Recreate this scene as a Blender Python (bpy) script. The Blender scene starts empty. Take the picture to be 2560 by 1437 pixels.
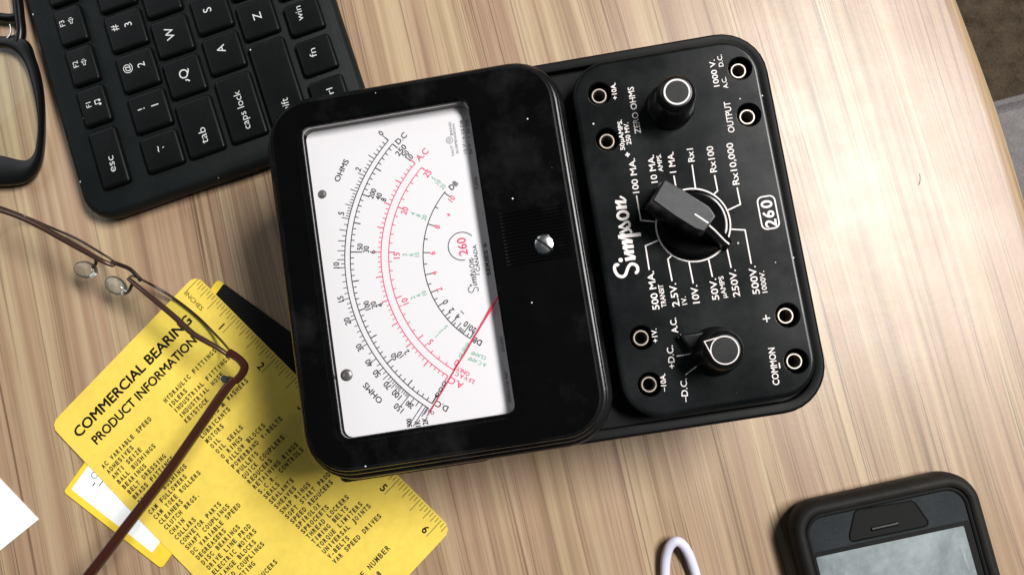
import bpy, math, random
from mathutils import Vector, Matrix
random.seed(7)
scene = bpy.context.scene
C = scene.collection
MM = 0.001
SIN, COS, PI = math.sin, math.cos, math.pi

# ------------------------------------------------------------------ camera
FOC, NX, NY, CAM_H = 2000.0, 1390.0, 915.0, 347.0      # focal length in photo pixels, foot of the camera, height in mm
_zc = Vector((-(NX - 1280), (NY - 718.5), FOC)).normalized()
_xc = (Vector((1, 0, 0)) - _zc[0] * _zc).normalized()
_yc = _zc.cross(_xc)
ROT = Matrix((_xc, _yc, _zc))                           # camera axes -> world axes
cam_data = bpy.data.cameras.new('camera')
cam_data.sensor_fit = 'HORIZONTAL'
cam_data.sensor_width = 36.0
cam_data.lens = 36.0 * FOC / 2560.0
cam_data.clip_start = 0.01
cam_data.clip_end = 20.0
cam = bpy.data.objects.new('camera', cam_data)
cam.matrix_world = Matrix.Translation((0, 0, CAM_H * MM)) @ ROT.to_4x4()
C.objects.link(cam)
scene.camera = cam

def P(px, py, z=0.0):
    """the point of the photograph on the level z (mm above the table top), in mm"""
    d = ROT @ Vector((px - 1280.0, -(py - 718.5), -FOC))
    t = (z - CAM_H) / d.z
    return (d.x * t, d.y * t)

# ------------------------------------------------------------------ light
world = bpy.data.worlds.new('World')
scene.world = world
world.use_nodes = True
bg = world.node_tree.nodes['Background']
bg.inputs['Color'].default_value = (0.80, 0.92, 1.0, 1)
bg.inputs['Strength'].default_value = 0.05

def area(name, loc, target, sx, sy, power, col):
    l = bpy.data.lights.new(name, 'AREA')
    l.shape = 'RECTANGLE'
    l.size, l.size_y = sx, sy
    l.energy = power
    l.color = col
    o = bpy.data.objects.new(name, l)
    o.location = loc
    o.rotation_euler = (Vector(target) - Vector(loc)).to_track_quat('-Z', 'Y').to_euler()
    C.objects.link(o)
    return o
area('window_light', (1.30, 0.68, 2.20), (0.0, 0.02, 0.0), 1.25, 0.50, 118.0, (1.0, 0.985, 0.955))
area('added_fill', (-1.05, 0.85, 0.80), (0.0, 0.0, 0.0), 1.1, 0.8, 6.0, (0.92, 0.97, 1.0))  # unseen fill, added to lift the shadows

scene.view_settings.view_transform = 'Standard'
scene.view_settings.look = 'None'
scene.view_settings.exposure = 0.0
scene.view_settings.gamma = 1.0
scene.view_settings.use_curve_mapping = False
scene.cycles.max_bounces = 8
scene.cycles.transparent_max_bounces = 12
scene.cycles.caustics_reflective = False
scene.cycles.caustics_refractive = False

# ------------------------------------------------------------------ materials
def mat(name, col=(0.5, 0.5, 0.5), rough=0.5, spec=0.5, metal=0.0, coat=0.0):
    m = bpy.data.materials.new(name)
    m.use_nodes = True
    b = m.node_tree.nodes['Principled BSDF']
    b.inputs['Base Color'].default_value = (*col, 1)
    b.inputs['Roughness'].default_value = rough
    b.inputs['Specular IOR Level'].default_value = spec
    b.inputs['Metallic'].default_value = metal
    b.inputs['Coat Weight'].default_value = coat
    return m

class N:
    """a few shorthands for node graphs"""
    def __init__(s, m):
        s.m, s.t = m, m.node_tree
        s.b = s.t.nodes.get('Principled BSDF')
    def node(s, typ, **kw):
        n = s.t.nodes.new(typ)
        for k, v in kw.items():
            setattr(n, k, v)
        return n
    def put(s, sock, v):
        if isinstance(v, bpy.types.NodeSocket):
            s.t.links.new(v, sock)
        elif isinstance(v, tuple) and len(v) == 3 and sock.type == 'RGBA':
            sock.default_value = (*v, 1)
        else:
            sock.default_value = v
    def coord(s):
        return s.node('ShaderNodeTexCoord').outputs['Object']
    def mapping(s, vec, scale=(1, 1, 1), rot=(0, 0, 0), loc=(0, 0, 0)):
        n = s.node('ShaderNodeMapping')
        s.put(n.inputs['Vector'], vec)
        n.inputs['Scale'].default_value = scale
        n.inputs['Rotation'].default_value = rot
        n.inputs['Location'].default_value = loc
        return n.outputs[0]
    def noise(s, vec, scale, detail=4, rough=0.55, dist=0.0):
        n = s.node('ShaderNodeTexNoise')
        s.put(n.inputs['Vector'], vec)
        n.inputs['Scale'].default_value = scale
        n.inputs['Detail'].default_value = detail
        n.inputs['Roughness'].default_value = rough
        n.inputs['Distortion'].default_value = dist
        return n.outputs[0]
    def ramp(s, fac, stops):
        n = s.node('ShaderNodeValToRGB')
        s.put(n.inputs[0], fac)
        e = n.color_ramp.elements
        while len(e) < len(stops):
            e.new(0.5)
        for el, (p, c) in zip(e, stops):
            el.position = p
            el.color = (*c, 1) if isinstance(c, tuple) else (c, c, c, 1)
        return n.outputs[0]
    def mix(s, fac, a, b, mode='MIX'):
        n = s.node('ShaderNodeMix', data_type='RGBA', blend_type=mode)
        s.put(n.inputs[0], fac)
        s.put(n.inputs[6], a)
        s.put(n.inputs[7], b)
        return n.outputs[2]
    def math(s, op, a, b=0.0):
        n = s.node('ShaderNodeMath', operation=op)
        s.put(n.inputs[0], a)
        s.put(n.inputs[1], b)
        return n.outputs[0]
    def bump(s, h, strength, dist):
        n = s.node('ShaderNodeBump')
        s.put(n.inputs['Height'], h)
        n.inputs['Strength'].default_value = strength
        n.inputs['Distance'].default_value = dist
        s.put(s.b.inputs['Normal'], n.outputs[0])

def specks(g, vec, scale, keep, size):
    """sparse dust: a 0/1 mask of small dots"""
    v = g.node('ShaderNodeTexVoronoi', voronoi_dimensions='2D')
    g.put(v.inputs['Vector'], vec)
    v.inputs['Scale'].default_value = scale
    sep = g.node('ShaderNodeSeparateColor')
    g.put(sep.inputs[0], v.outputs['Color'])
    near = g.math('LESS_THAN', v.outputs['Distance'], g.math('MULTIPLY', sep.outputs[1], size))
    pick = g.math('GREATER_THAN', sep.outputs[0], 1 - keep)
    return g.math('MULTIPLY', near, pick)

def dusty(name, col, rough, spec, dust_col, dust, speck=(90, 0.02, 0.1), fine=0.0, bump=0.0, band=(0.42, 0.72)):
    m = mat(name, col, rough, spec)
    g = N(m)
    co = g.coord()
    film = g.ramp(g.noise(co, 35, 6, 0.65), [(band[0], 0.0), (band[1], 1.0)])
    c = g.mix(g.math('MULTIPLY', film, dust), col, dust_col)
    if fine:
        f = g.ramp(g.noise(co, 900, 3, 0.7), [(0.55, 0.0), (0.75, 1.0)])
        c = g.mix(g.math('MULTIPLY', f, fine), c, dust_col)
    s = specks(g, co, *speck)
    c = g.mix(s, c, (0.62, 0.62, 0.60))
    g.put(g.b.inputs['Base Color'], c)
    r = g.math('ADD', g.math('MULTIPLY', g.noise(co, 60, 5, 0.6), 0.22), rough - 0.11)
    g.put(g.b.inputs['Roughness'], g.math('MAXIMUM', r, s))
    if bump:
        g.bump(g.noise(co, 1400, 2, 0.6), bump, 0.0003)
    return m

def wood_material():
    m = mat('laminate_wood', rough=0.42, spec=0.55)
    g = N(m)
    co = g.coord()
    rot = g.mapping(co, rot=(0, 0, math.radians(-14.0)))      # y now runs with the grain
    wob = g.noise(g.mapping(rot, scale=(9, 2.2, 1)), 1.0, 2, 0.5)
    sep = g.node('ShaderNodeSeparateXYZ')
    g.put(sep.inputs[0], rot)
    x = g.math('ADD', sep.outputs[0], g.math('MULTIPLY', g.math('SUBTRACT', wob, 0.5), 0.016))
    cmb = g.node('ShaderNodeCombineXYZ')
    g.put(cmb.inputs[0], x)
    g.put(cmb.inputs[1], sep.outputs[1])
    v = cmb.outputs[0]
    broad = g.noise(g.mapping(v, scale=(75, 1.6, 1)), 1.0, 2, 0.5)
    mid = g.noise(g.mapping(v, scale=(290, 3.2, 1), loc=(3, 1, 0)), 1.0, 3, 0.55)
    tint = g.noise(g.mapping(v, scale=(48, 1.0, 1), loc=(11, 4, 0)), 1.0, 2, 0.5)
    base = g.ramp(g.math('ADD', g.math('MULTIPLY', broad, 0.5), g.math('MULTIPLY', mid, 0.5)),
                  [(0.36, (0.244, 0.155, 0.092)), (0.44, (0.304, 0.200, 0.118)), (0.51, (0.364, 0.253, 0.152)), (0.60, (0.445, 0.332, 0.204))])
    pink = g.ramp(tint, [(0.42, 0.0), (0.60, 0.75)])
    base = g.mix(pink, base, g.mix(0.5, base, (0.330, 0.195, 0.142)))
    # thin dark pore lines, long and close together, in two widths
    dens = g.ramp(g.noise(g.mapping(v, scale=(38, 1.8, 1), loc=(1, 2, 0)), 1.0, 2, 0.5), [(0.36, 0.25), (0.60, 1.0)])
    la = g.noise(g.mapping(v, scale=(400, 1.7, 1), loc=(5, 7, 0)), 1.0, 1, 0.4)
    l1 = g.ramp(la, [(0.560, 0.0), (0.582, 1.0), (0.598, 1.0), (0.620, 0.0)])
    lb = g.noise(g.mapping(v, scale=(760, 5.0, 1), loc=(8, 3, 0)), 1.0, 1, 0.4)
    l3 = g.ramp(lb, [(0.60, 0.0), (0.65, 1.0)])
    pores = g.noise(g.mapping(v, scale=(1700, 40, 1), loc=(2, 9, 0)), 1.0, 2, 0.5)
    l2 = g.ramp(pores, [(0.60, 0.0), (0.70, 1.0)])
    dark = g.mix(0.80, base, (0.060, 0.030, 0.016))
    base = g.mix(g.math('MULTIPLY', l1, g.math('MULTIPLY', dens, 0.85)), base, dark)
    base = g.mix(g.math('MULTIPLY', l3, g.math('MULTIPLY', dens, 0.50)), base, dark)
    base = g.mix(g.math('MULTIPLY', l2, g.math('MULTIPLY', dens, 0.40)), base, dark)
    g.put(g.b.inputs['Base Color'], base)
    smear = g.noise(co, 22, 5, 0.65)
    g.put(g.b.inputs['Roughness'], g.math('ADD', g.math('MULTIPLY', smear, 0.18), 0.30))
    g.bump(g.noise(co, 420, 3, 0.6), 0.07, 0.0004)
    return m

def see_through(name, tint, gloss=1.0, rough=0.02, body=None, body_mix=0.0):
    m = bpy.data.materials.new(name)
    m.use_nodes = True
    g = N(m)
    g.t.nodes.remove(g.b)
    out = g.t.nodes['Material Output']
    tr = g.node('ShaderNodeBsdfTransparent')
    tr.inputs[0].default_value = (*tint, 1)
    gl = g.node('ShaderNodeBsdfGlossy')
    gl.inputs['Roughness'].default_value = rough
    fr = g.node('ShaderNodeFresnel')
    fr.inputs[0].default_value = 1.5
    mx = g.node('ShaderNodeMixShader')
    g.put(mx.inputs[0], g.math('MULTIPLY', fr.outputs[0], gloss))
    g.put(mx.inputs[1], tr.outputs[0])
    g.put(mx.inputs[2], gl.outputs[0])
    last = mx.outputs[0]
    if body:
        df = g.node('ShaderNodeBsdfDiffuse')
        df.inputs[0].default_value = (*body, 1)
        m2 = g.node('ShaderNodeMixShader')
        m2.inputs[0].default_value = body_mix
        g.put(m2.inputs[1], last)
        g.put(m2.inputs[2], df.outputs[0])
        last = m2.outputs[0]
    g.put(out.inputs[0], last)
    return m

M = {}
M['wood'] = wood_material()
M['case'] = dusty('bakelite_case', (0.003, 0.0032, 0.0034), 0.46, 0.15, (0.05, 0.05, 0.048), 0.04, (70, 0.015, 0.12))
M['cover'] = dusty('glossy_bakelite', (0.0015, 0.0015, 0.0017), 0.16, 0.26, (0.10, 0.10, 0.10), 0.09, (110, 0.075, 0.040), 0, 0, (0.54, 0.76))
M['panel'] = dusty('worn_panel', (0.0026, 0.0034, 0.0038), 0.25, 0.20, (0.050, 0.056, 0.058), 0.20, (120, 0.11, 0.040), 0.04)
M['knob'] = dusty('knob_plastic', (0.003, 0.003, 0.0035), 0.32, 0.34, (0.05, 0.05, 0.05), 0.06, (90, 0.02, 0.05))
M['bar'] = dusty('matte_knob_top', (0.055, 0.056, 0.058), 0.62, 0.40, (0.10, 0.10, 0.10), 0.30, (90, 0.01, 0.05))
M['pit'] = mat('dark_hole', (0.004, 0.004, 0.004), 0.7, 0.2)
M['rim'] = dusty('worn_rim', (0.0020, 0.0020, 0.0022), 0.22, 0.20, (0.09, 0.09, 0.09), 0.12, (110, 0.04, 0.04), 0.03)
M['rim_metal'] = mat('brown_metal_rim', (0.085, 0.045, 0.034), 0.26, 0.5, 0.55)
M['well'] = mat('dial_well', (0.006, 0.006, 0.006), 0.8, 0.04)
M['bounce_wall'] = mat('hidden_bounce_wall', (0.72, 0.68, 0.66), 0.6, 0.2)  # hidden well wall, made pale to bounce light onto the shaded dial strip
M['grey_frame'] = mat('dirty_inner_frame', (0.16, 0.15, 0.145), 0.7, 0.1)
M['white_ink'] = mat('white_ink', (0.80, 0.74, 0.72), 0.55, 0.3)
M['nickel'] = mat('worn_nickel', (0.42, 0.365, 0.315), 0.45, 0.5, 1.0)
M['steel'] = mat('steel', (0.70, 0.70, 0.72), 0.22, 0.5, 1.0)
M['dial'] = mat('dial_white', (0.86, 0.84, 0.87), 0.5, 0.3)
M['ink'] = mat('black_ink', (0.035, 0.033, 0.035), 0.6, 0.2)
M['red_ink'] = mat('red_ink', (0.78, 0.10, 0.20), 0.6, 0.2)
M['green_ink'] = mat('green_ink', (0.22, 0.50, 0.36), 0.6, 0.2)
M['grey_rivet'] = mat('grey_rivet', (0.22, 0.21, 0.21), 0.35, 0.5, 0.6)
M['needle'] = mat('red_needle', (0.88, 0.06, 0.13), 0.45, 0.4)
M['glass'] = see_through('window_glass', (0.97, 0.97, 0.97), 0.55, 0.03)
M['keybody'] = dusty('keyboard_body', (0.0044, 0.0060, 0.0062), 0.55, 0.16, (0.040, 0.046, 0.044), 0.09, (110, 0.08, 0.06), 0.10, 0.25)
M['key'] = dusty('key_plastic', (0.0015, 0.0019, 0.0020), 0.42, 0.16, (0.016, 0.019, 0.019), 0.05, (110, 0.05, 0.045), 0.05)
M['legend'] = mat('key_legend', (0.56, 0.56, 0.55), 0.6, 0.3)
M['yellow'] = mat('yellow_card', (0.78, 0.575, 0.092), 0.45, 0.40)
M['yellow2'] = mat('yellow_sleeve', (0.80, 0.58, 0.05), 0.45, 0.4)
M['black_print'] = mat('black_print', (0.007, 0.0065, 0.006), 0.6, 0.12)
M['card_ink'] = mat('card_ink', (0.045, 0.035, 0.012), 0.55, 0.3)
M['paper'] = mat('white_paper', (0.86, 0.88, 0.90), 0.6, 0.2)
M['brown'] = mat('brown_frame', (0.040, 0.012, 0.0075), 0.20, 0.45)
M['dark_rim'] = mat('dark_wire', (0.018, 0.012, 0.009), 0.25, 0.5)
M['lens'] = see_through('lens', (0.90, 0.93, 0.89), 0.10, 0.02)
M['pad'] = see_through('clear_pad', (0.90, 0.92, 0.90), 1.0, 0.08, (0.75, 0.78, 0.74), 0.08)
M['black_gloss'] = mat('black_frame', (0.003, 0.003, 0.003), 0.28, 0.22)
M['rubber'] = dusty('rubber_case', (0.011, 0.0098, 0.009), 0.60, 0.15, (0.08, 0.07, 0.06), 0.15, (110, 0.02, 0.05))
M['face'] = dusty('grained_plastic', (0.0085, 0.0125, 0.015), 0.55, 0.15, (0.10, 0.11, 0.12), 0.12, (120, 0.03, 0.05), 0.12, 0.16)
M['cable'] = mat('white_cable', (0.62, 0.61, 0.74), 0.42, 0.4)

def paper_grain(m, amt=0.05, scale=260):
    g = N(m)
    c = tuple(g.b.inputs['Base Color'].default_value[:3])
    n = g.noise(g.coord(), scale, 4, 0.6)
    n2 = g.noise(g.coord(), 26, 3, 0.5)
    f = g.math('ADD', g.math('MULTIPLY', n, 0.5), g.math('MULTIPLY', n2, 0.5))
    d = tuple(x * (1 - 2.2 * amt) for x in c)
    u = tuple(min(0.9, x * (1 + 1.2 * amt)) for x in c)
    g.put(g.b.inputs['Base Color'], g.ramp(f, [(0.35, d), (0.65, u)]))
paper_grain(M['yellow'], 0.05)
paper_grain(M['yellow2'], 0.05)
paper_grain(M['paper'], 0.02)
paper_grain(M['white_ink'], 0.10, 500)
paper_grain(M['bar'], 0.10, 300)

def screen_material():
    m = mat('dusty_reflection_screen', rough=0.2, spec=0.6)
    g = N(m)
    co = g.coord()
    film = g.noise(co, 38, 8, 0.72, 0.2)
    scr = g.noise(g.mapping(co, scale=(420, 30, 1), rot=(0, 0, 0.9)), 1.0, 3, 0.6)
    c = g.ramp(film, [(0.34, (0.085, 0.105, 0.110)), (0.66, (0.25, 0.29, 0.30))])  # blue-grey base paints the reflected window and ceiling, along with dust
    c = g.mix(g.ramp(scr, [(0.66, 0.0), (0.74, 0.5)]), c, (0.5, 0.54, 0.54))
    g.put(g.b.inputs['Base Color'], c)
    g.put(g.b.inputs['Roughness'], g.math('ADD', g.math('MULTIPLY', film, 0.3), 0.22))
    return m
M['screen'] = screen_material()

def fabric_material(name, a, b, scale):
    m = mat(name, rough=0.95, spec=0.1)
    g = N(m)
    co = g.coord()
    f = g.math('ADD', g.math('MULTIPLY', g.noise(co, scale, 5, 0.7), 0.6), g.math('MULTIPLY', g.noise(co, scale * 9, 3, 0.7), 0.4))
    g.put(g.b.inputs['Base Color'], g.ramp(f, [(0.38, a), (0.62, b)]))
    g.bump(f, 0.6, 0.004)
    return m
M['floor'] = fabric_material('brown_carpet', (0.040, 0.028, 0.018), (0.090, 0.066, 0.046), 40)
M['pale_cloth'] = fabric_material('pale_cloth', (0.150, 0.136, 0.138), (0.215, 0.198, 0.200), 60)
M['chair_leg'] = mat('chair_leg', (0.03, 0.03, 0.03), 0.4, 0.5, 0.5)

# ------------------------------------------------------------------ mesh helpers (all lengths in mm)
class MB:
    def __init__(s):
        s.v, s.f, s.m = [], [], []
    def add(s, verts, faces, mi=0):
        o = len(s.v)
        s.v += [tuple(v) for v in verts]
        for f in faces:
            s.f.append([i + o for i in f])
            s.m.append(mi)
    def build(s, name, parent, mats, angle=32, zfun=None, origin=(0, 0, 0)):
        me = bpy.data.meshes.new(name)
        vs = s.v if zfun is None else [(x, y, z + zfun(x, y)) for x, y, z in s.v]
        me.from_pydata([((x - origin[0]) * MM, (y - origin[1]) * MM, (z - origin[2]) * MM) for x, y, z in vs], [], s.f)
        mats = mats if isinstance(mats, (list, tuple)) else [mats]
        for k in mats:
            me.materials.append(M[k])
        me.polygons.foreach_set('material_index', s.m)
        me.polygons.foreach_set('use_smooth', [True] * len(s.f))
        me.update()
        me.set_sharp_from_angle(angle=math.radians(angle))
        o = bpy.data.objects.new(name, me)
        o.location = [c * MM for c in origin]
        C.objects.link(o)
        if parent:
            o.parent = parent
        return o

def rr(x0, x1, y0, y1, r, z, n=8):
    """one ring of a rounded rectangle, counter-clockwise"""
    pts = []
    for cx, cy, a in ((x1 - r, y1 - r, 0), (x0 + r, y1 - r, 90), (x0 + r, y0 + r, 180), (x1 - r, y0 + r, 270)):
        for i in range(n + 1):
            t = math.radians(a + 90 * i / n)
            pts.append((cx + r * COS(t), cy + r * SIN(t), z))
    return pts

def rri(x0, x1, y0, y1, r, ins, z, n=8):
    return rr(x0 + ins, x1 - ins, y0 + ins, y1 - ins, max(r - ins, 0.3), z, n)

def loft(mb, rings, bottom=False, top=False, mi=0, closed=False):
    k = len(rings[0])
    vs = [p for r in rings for p in r]
    fs = []
    m = len(rings)
    for a in range(m if closed else m - 1):
        b = (a + 1) % m
        for i in range(k):
            j = (i + 1) % k
            fs.append((a * k + i, a * k + j, b * k + j, b * k + i))
    if bottom:
        fs.append(tuple(reversed(range(k))))
    if top:
        fs.append(tuple((m - 1) * k + i for i in range(k)))
    mb.add(vs, fs, mi)

def lathe(mb, prof, cx, cy, n=40, mi=0, bottom=False, top=True):
    if top:
        prof = tuple(prof) + ((prof[-1][0] * 0.94, prof[-1][1]),)
    loft(mb, [[(cx + r * COS(2 * PI * i / n), cy + r * SIN(2 * PI * i / n), z) for i in range(n)] for r, z in prof], bottom, top, mi)

def prism(mb, poly, z0, z1, bev=0.0, mi=0, shrink=0.0):
    """a polygon (counter-clockwise) pulled up, its top edge slightly broken"""
    def off(d):
        n = len(poly)
        out = []
        for i in range(n):
            p0, p1, p2 = (Vector(poly[(i - 1) % n]), Vector(poly[i]), Vector(poly[(i + 1) % n]))
            a, b = (p1 - p0).normalized(), (p2 - p1).normalized()
            na, nb = Vector((-a.y, a.x)), Vector((-b.y, b.x))
            q = (na + nb)
            q = q / max(q.length_squared / 2, 0.3)
            out.append((p1.x + q.x * d, p1.y + q.y * d))
        return out
    rings = [[(x, y, z0) for x, y in off(-shrink)]]
    if bev:
        rings += [[(x, y, z1 - bev) for x, y in off(0)], [(x, y, z1 - 0.3 * bev) for x, y in off(0.3 * bev)], [(x, y, z1) for x, y in off(bev)], [(x, y, z1) for x, y in off(bev + 0.15)]]
    else:
        rings.append([(x, y, z1) for x, y in off(0)])
    loft(mb, rings, True, True, mi)

def catmull(pts, k=8, closed=False):
    pts = [Vector(p) for p in pts]
    n = len(pts)
    out = []
    for i in range(n if closed else n - 1):
        if closed:
            p = [pts[(i + d) % n] for d in (-1, 0, 1, 2)]
        else:
            p = [pts[max(i - 1, 0)], pts[i], pts[i + 1], pts[min(i + 2, n - 1)]]
        for s in range(k):
            t = s / k
            out.append(0.5 * ((2 * p[1]) + (p[2] - p[0]) * t + (2 * p[0] - 5 * p[1] + 4 * p[2] - p[3]) * t * t + (3 * p[1] - p[0] - 3 * p[2] + p[3]) * t ** 3))
    if not closed:
        out.append(pts[-1])
    return out

def tube(mb, pts, rad, n=10, mi=0, closed=False, flat=1.0, up=Vector((0, 0, 1))):
    """a tube along pts; flat < 1 squashes the section across 'up'"""
    pts = [Vector(p) for p in pts]
    m = len(pts)
    rings = []
    for i, p in enumerate(pts):
        a = pts[(i - 1) % m] if (closed or i) else p
        b = pts[(i + 1) % m] if (closed or i < m - 1) else p
        t = (b - a).normalized()
        s = t.cross(up)
        s = s.normalized() if s.length > 1e-4 else t.cross(Vector((1, 0, 0))).normalized()
        u = s.cross(t).normalized()
        r = rad[i] if isinstance(rad, (list, tuple)) else rad
        rings.append([tuple(p + s * r * flat * COS(2 * PI * k / n) + u * r * SIN(2 * PI * k / n)) for k in range(n)])
    loft(mb, rings, not closed, not closed, mi, closed)

def strip(mb, pts, w, z, mi=0, closed=False):
    """a flat mitred line of width w"""
    pts = [Vector((p[0], p[1])) for p in pts]
    m = len(pts)
    L, R = [], []
    for i, p in enumerate(pts):
        a = pts[(i - 1) % m] if (closed or i) else None
        b = pts[(i + 1) % m] if (closed or i < m - 1) else None
        d0 = (p - a).normalized() if a is not None else None
        d1 = (b - p).normalized() if b is not None else None
        d0 = d0 or d1
        d1 = d1 or d0
        n0, n1 = Vector((-d0.y, d0.x)), Vector((-d1.y, d1.x))
        q = n0 + n1
        q = q / max(q.length_squared / 2, 0.35)
        L.append(p + q * w / 2)
        R.append(p - q * w / 2)
    vs = [(a.x, a.y, z) for a in L] + [(a.x, a.y, z) for a in R]
    fs = []
    for i in range(m if closed else m - 1):
        j = (i + 1) % m
        fs.append((i, m + i, m + j, j))
    mb.add(vs, fs, mi)

def disc(mb, cx, cy, r, z, mi=0, n=20, ry=None, rot=0.0):
    ry = ry or r
    pts = []
    for i in range(n):
        a = 2 * PI * i / n
        x, y = r * COS(a), ry * SIN(a)
        pts.append((cx + x * COS(rot) - y * SIN(rot), cy + x * SIN(rot) + y * COS(rot), z))
    mb.add(pts, [tuple(range(n))], mi)

def annulus(mb, cx, cy, r, w, z, mi=0, n=72, a0=0.0, a1=360.0):
    full = abs(a1 - a0) >= 359.9
    k = n if full else n + 1
    pts = [(cx + r * COS(math.radians(a0 + (a1 - a0) * i / n)), cy + r * SIN(math.radians(a0 + (a1 - a0) * i / n))) for i in range(k)]
    strip(mb, pts, w, z, mi, full)

# ---- lettering
_glyphs = {}
def glyph(s, weight=0.0):
    key = (s, weight)
    if key not in _glyphs:
        cu = bpy.data.curves.new('lettering', 'FONT')
        cu.body = s
        cu.size = 1.0
        cu.offset = weight
        cu.resolution_u = 3
        o = bpy.data.objects.new('lettering', cu)
        me = o.to_mesh()
        vs = [(v.co.x, v.co.y) for v in me.vertices]
        fs = [tuple(p.vertices) for p in me.polygons]
        o.to_mesh_clear()
        bpy.data.objects.remove(o)
        bpy.data.curves.remove(cu)
        _glyphs[key] = (vs, fs)
    return _glyphs[key]
CAP = max(y for x, y in glyph('H')[0])

def put_text(mb, s, org, ang, sx, sy, z, mi=0, weight=0.0, anchor='left'):
    vs, fs = glyph(s, weight)
    if not vs:
        return
    x0, x1 = min(v[0] for v in vs), max(v[0] for v in vs)
    ax = x0 if anchor == 'left' else (x0 + x1) / 2
    ay = 0.0 if anchor == 'left' else CAP / 2
    c, s_ = COS(ang), SIN(ang)
    out = []
    for x, y in vs:
        u, v = (x - ax) * sx, (y - ay) * sy
        out.append((org[0] + u * c - v * s_, org[1] + u * s_ + v * c, z))
    mb.add(out, fs, mi)

def fit_text(mb, s, p0, p1, cap, z, mi=0, weight=0.0):
    """write s on the baseline p0 -> p1 so that it fills it exactly"""
    vs, fs = glyph(s, weight)
    w = max(v[0] for v in vs) - min(v[0] for v in vs)
    d = (p1[0] - p0[0], p1[1] - p0[1])
    put_text(mb, s, p0, math.atan2(d[1], d[0]), math.hypot(*d) / w, cap / CAP, z, mi, weight)

# ---- things
def tag(o, label=None, cat=None, group=None, kind=None):
    if label: o['label'] = label
    if cat: o['category'] = cat
    if group: o['group'] = group
    if kind: o['kind'] = kind
    return o

class Frame:
    """a thing's own axes on the table: centre in mm, turn in degrees"""
    def __init__(s, name, cx, cy, deg, label, cat, group=None):
        s.cx, s.cy, s.a = cx, cy, math.radians(deg)
        s.e = bpy.data.objects.new(name, None)
        s.e.empty_display_size = 0.02
        s.e.location = (cx * MM, cy * MM, 0)
        s.e.rotation_euler = (0, 0, s.a)
        C.objects.link(s.e)
        tag(s.e, label, cat, group)
    def w(s, x, y):
        dx, dy = x - s.cx, y - s.cy
        return (dx * COS(s.a) + dy * SIN(s.a), -dx * SIN(s.a) + dy * COS(s.a))
    def L(s, px, py, z=0.0):
        return s.w(*P(px, py, z))
    def L3(s, px, py, z):
        return (*s.L(px, py, z), z)

# ================================================================== the setting
def table():
    mb = MB()
    edge = [P(x, y, 0) for x, y in ((2330, -200), (2374, -90), (2412, 0), (2468, 147), (2511, 267), (2555, 407), (2600, 560), (2640, 720), (2700, 1000))]
    edge.sort(key=lambda p: p[1])
    x_left = -620
    poly = [(x_left, -420), (edge[0][0] + 6, -420)] + edge + [(edge[-1][0] - 14, 420), (x_left, 420)]
    prof = ((-24, 9), (-20, 3), (-14, 0.5), (-10, 0), (-5, 0.8), (-2, 2.6), (-0.6, 5.2), (0, 9))
    n = len(poly)
    rings = []
    for z, d in prof:
        ring = []
        for i, (x, y) in enumerate(poly):
            a, b = Vector(poly[(i - 1) % n]), Vector(poly[(i + 1) % n])
            t = (b - a).normalized()
            ring.append((x - t.y * d, y + t.x * d, z))
        rings.append(ring)
    loft(mb, rings, True, True)
    o = mb.build('tabletop', None, 'wood', 60)
    tag(o, kind='structure')
    fl = MB()
    fl.add([(-1500, -1500, -730), (1500, -1500, -730), (1500, 1500, -730), (-1500, 1500, -730)], [(0, 1, 2, 3)])
    tag(fl.build('floor', None, 'floor'), kind='structure')
table()

def stool():
    z = -260
    c = P(2492, 252, z)
    d = P(2560, 234, z)
    ang = math.degrees(math.atan2(d[1] - c[1], d[0] - c[0]))
    f = Frame('stool', c[0], c[1], ang, 'pale grey upholstered stool standing beyond the rounded table edge', 'stool')
    mb = MB()
    X0, X1, Y0, Y1 = -90, 260, -350, 0
    loft(mb, [rri(X0, X1, Y0, Y1, 60, i, zz) for i, zz in ((10, z - 62), (2, z - 56), (0, z - 40), (0, z - 20), (3, z - 9), (10, z - 2), (22, z))], True, True)
    seat = mb.build('seat', f.e, 'pale_cloth')
    pb = MB()
    tube(pb, rri(X0, X1, Y0, Y1, 60, 0.5, z - 14), 3, 8, closed=True)
    pb.build('piping', seat, 'pale_cloth')
    for x in (X0 + 45, X1 - 45):
        for y in (Y0 + 45, Y1 - 45):
            lg = MB()
            lathe(lg, ((12, -730), (16, z - 60)), x, y, 16, 0, True)
            lg.build('leg', f.e, 'chair_leg')
stool()

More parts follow.
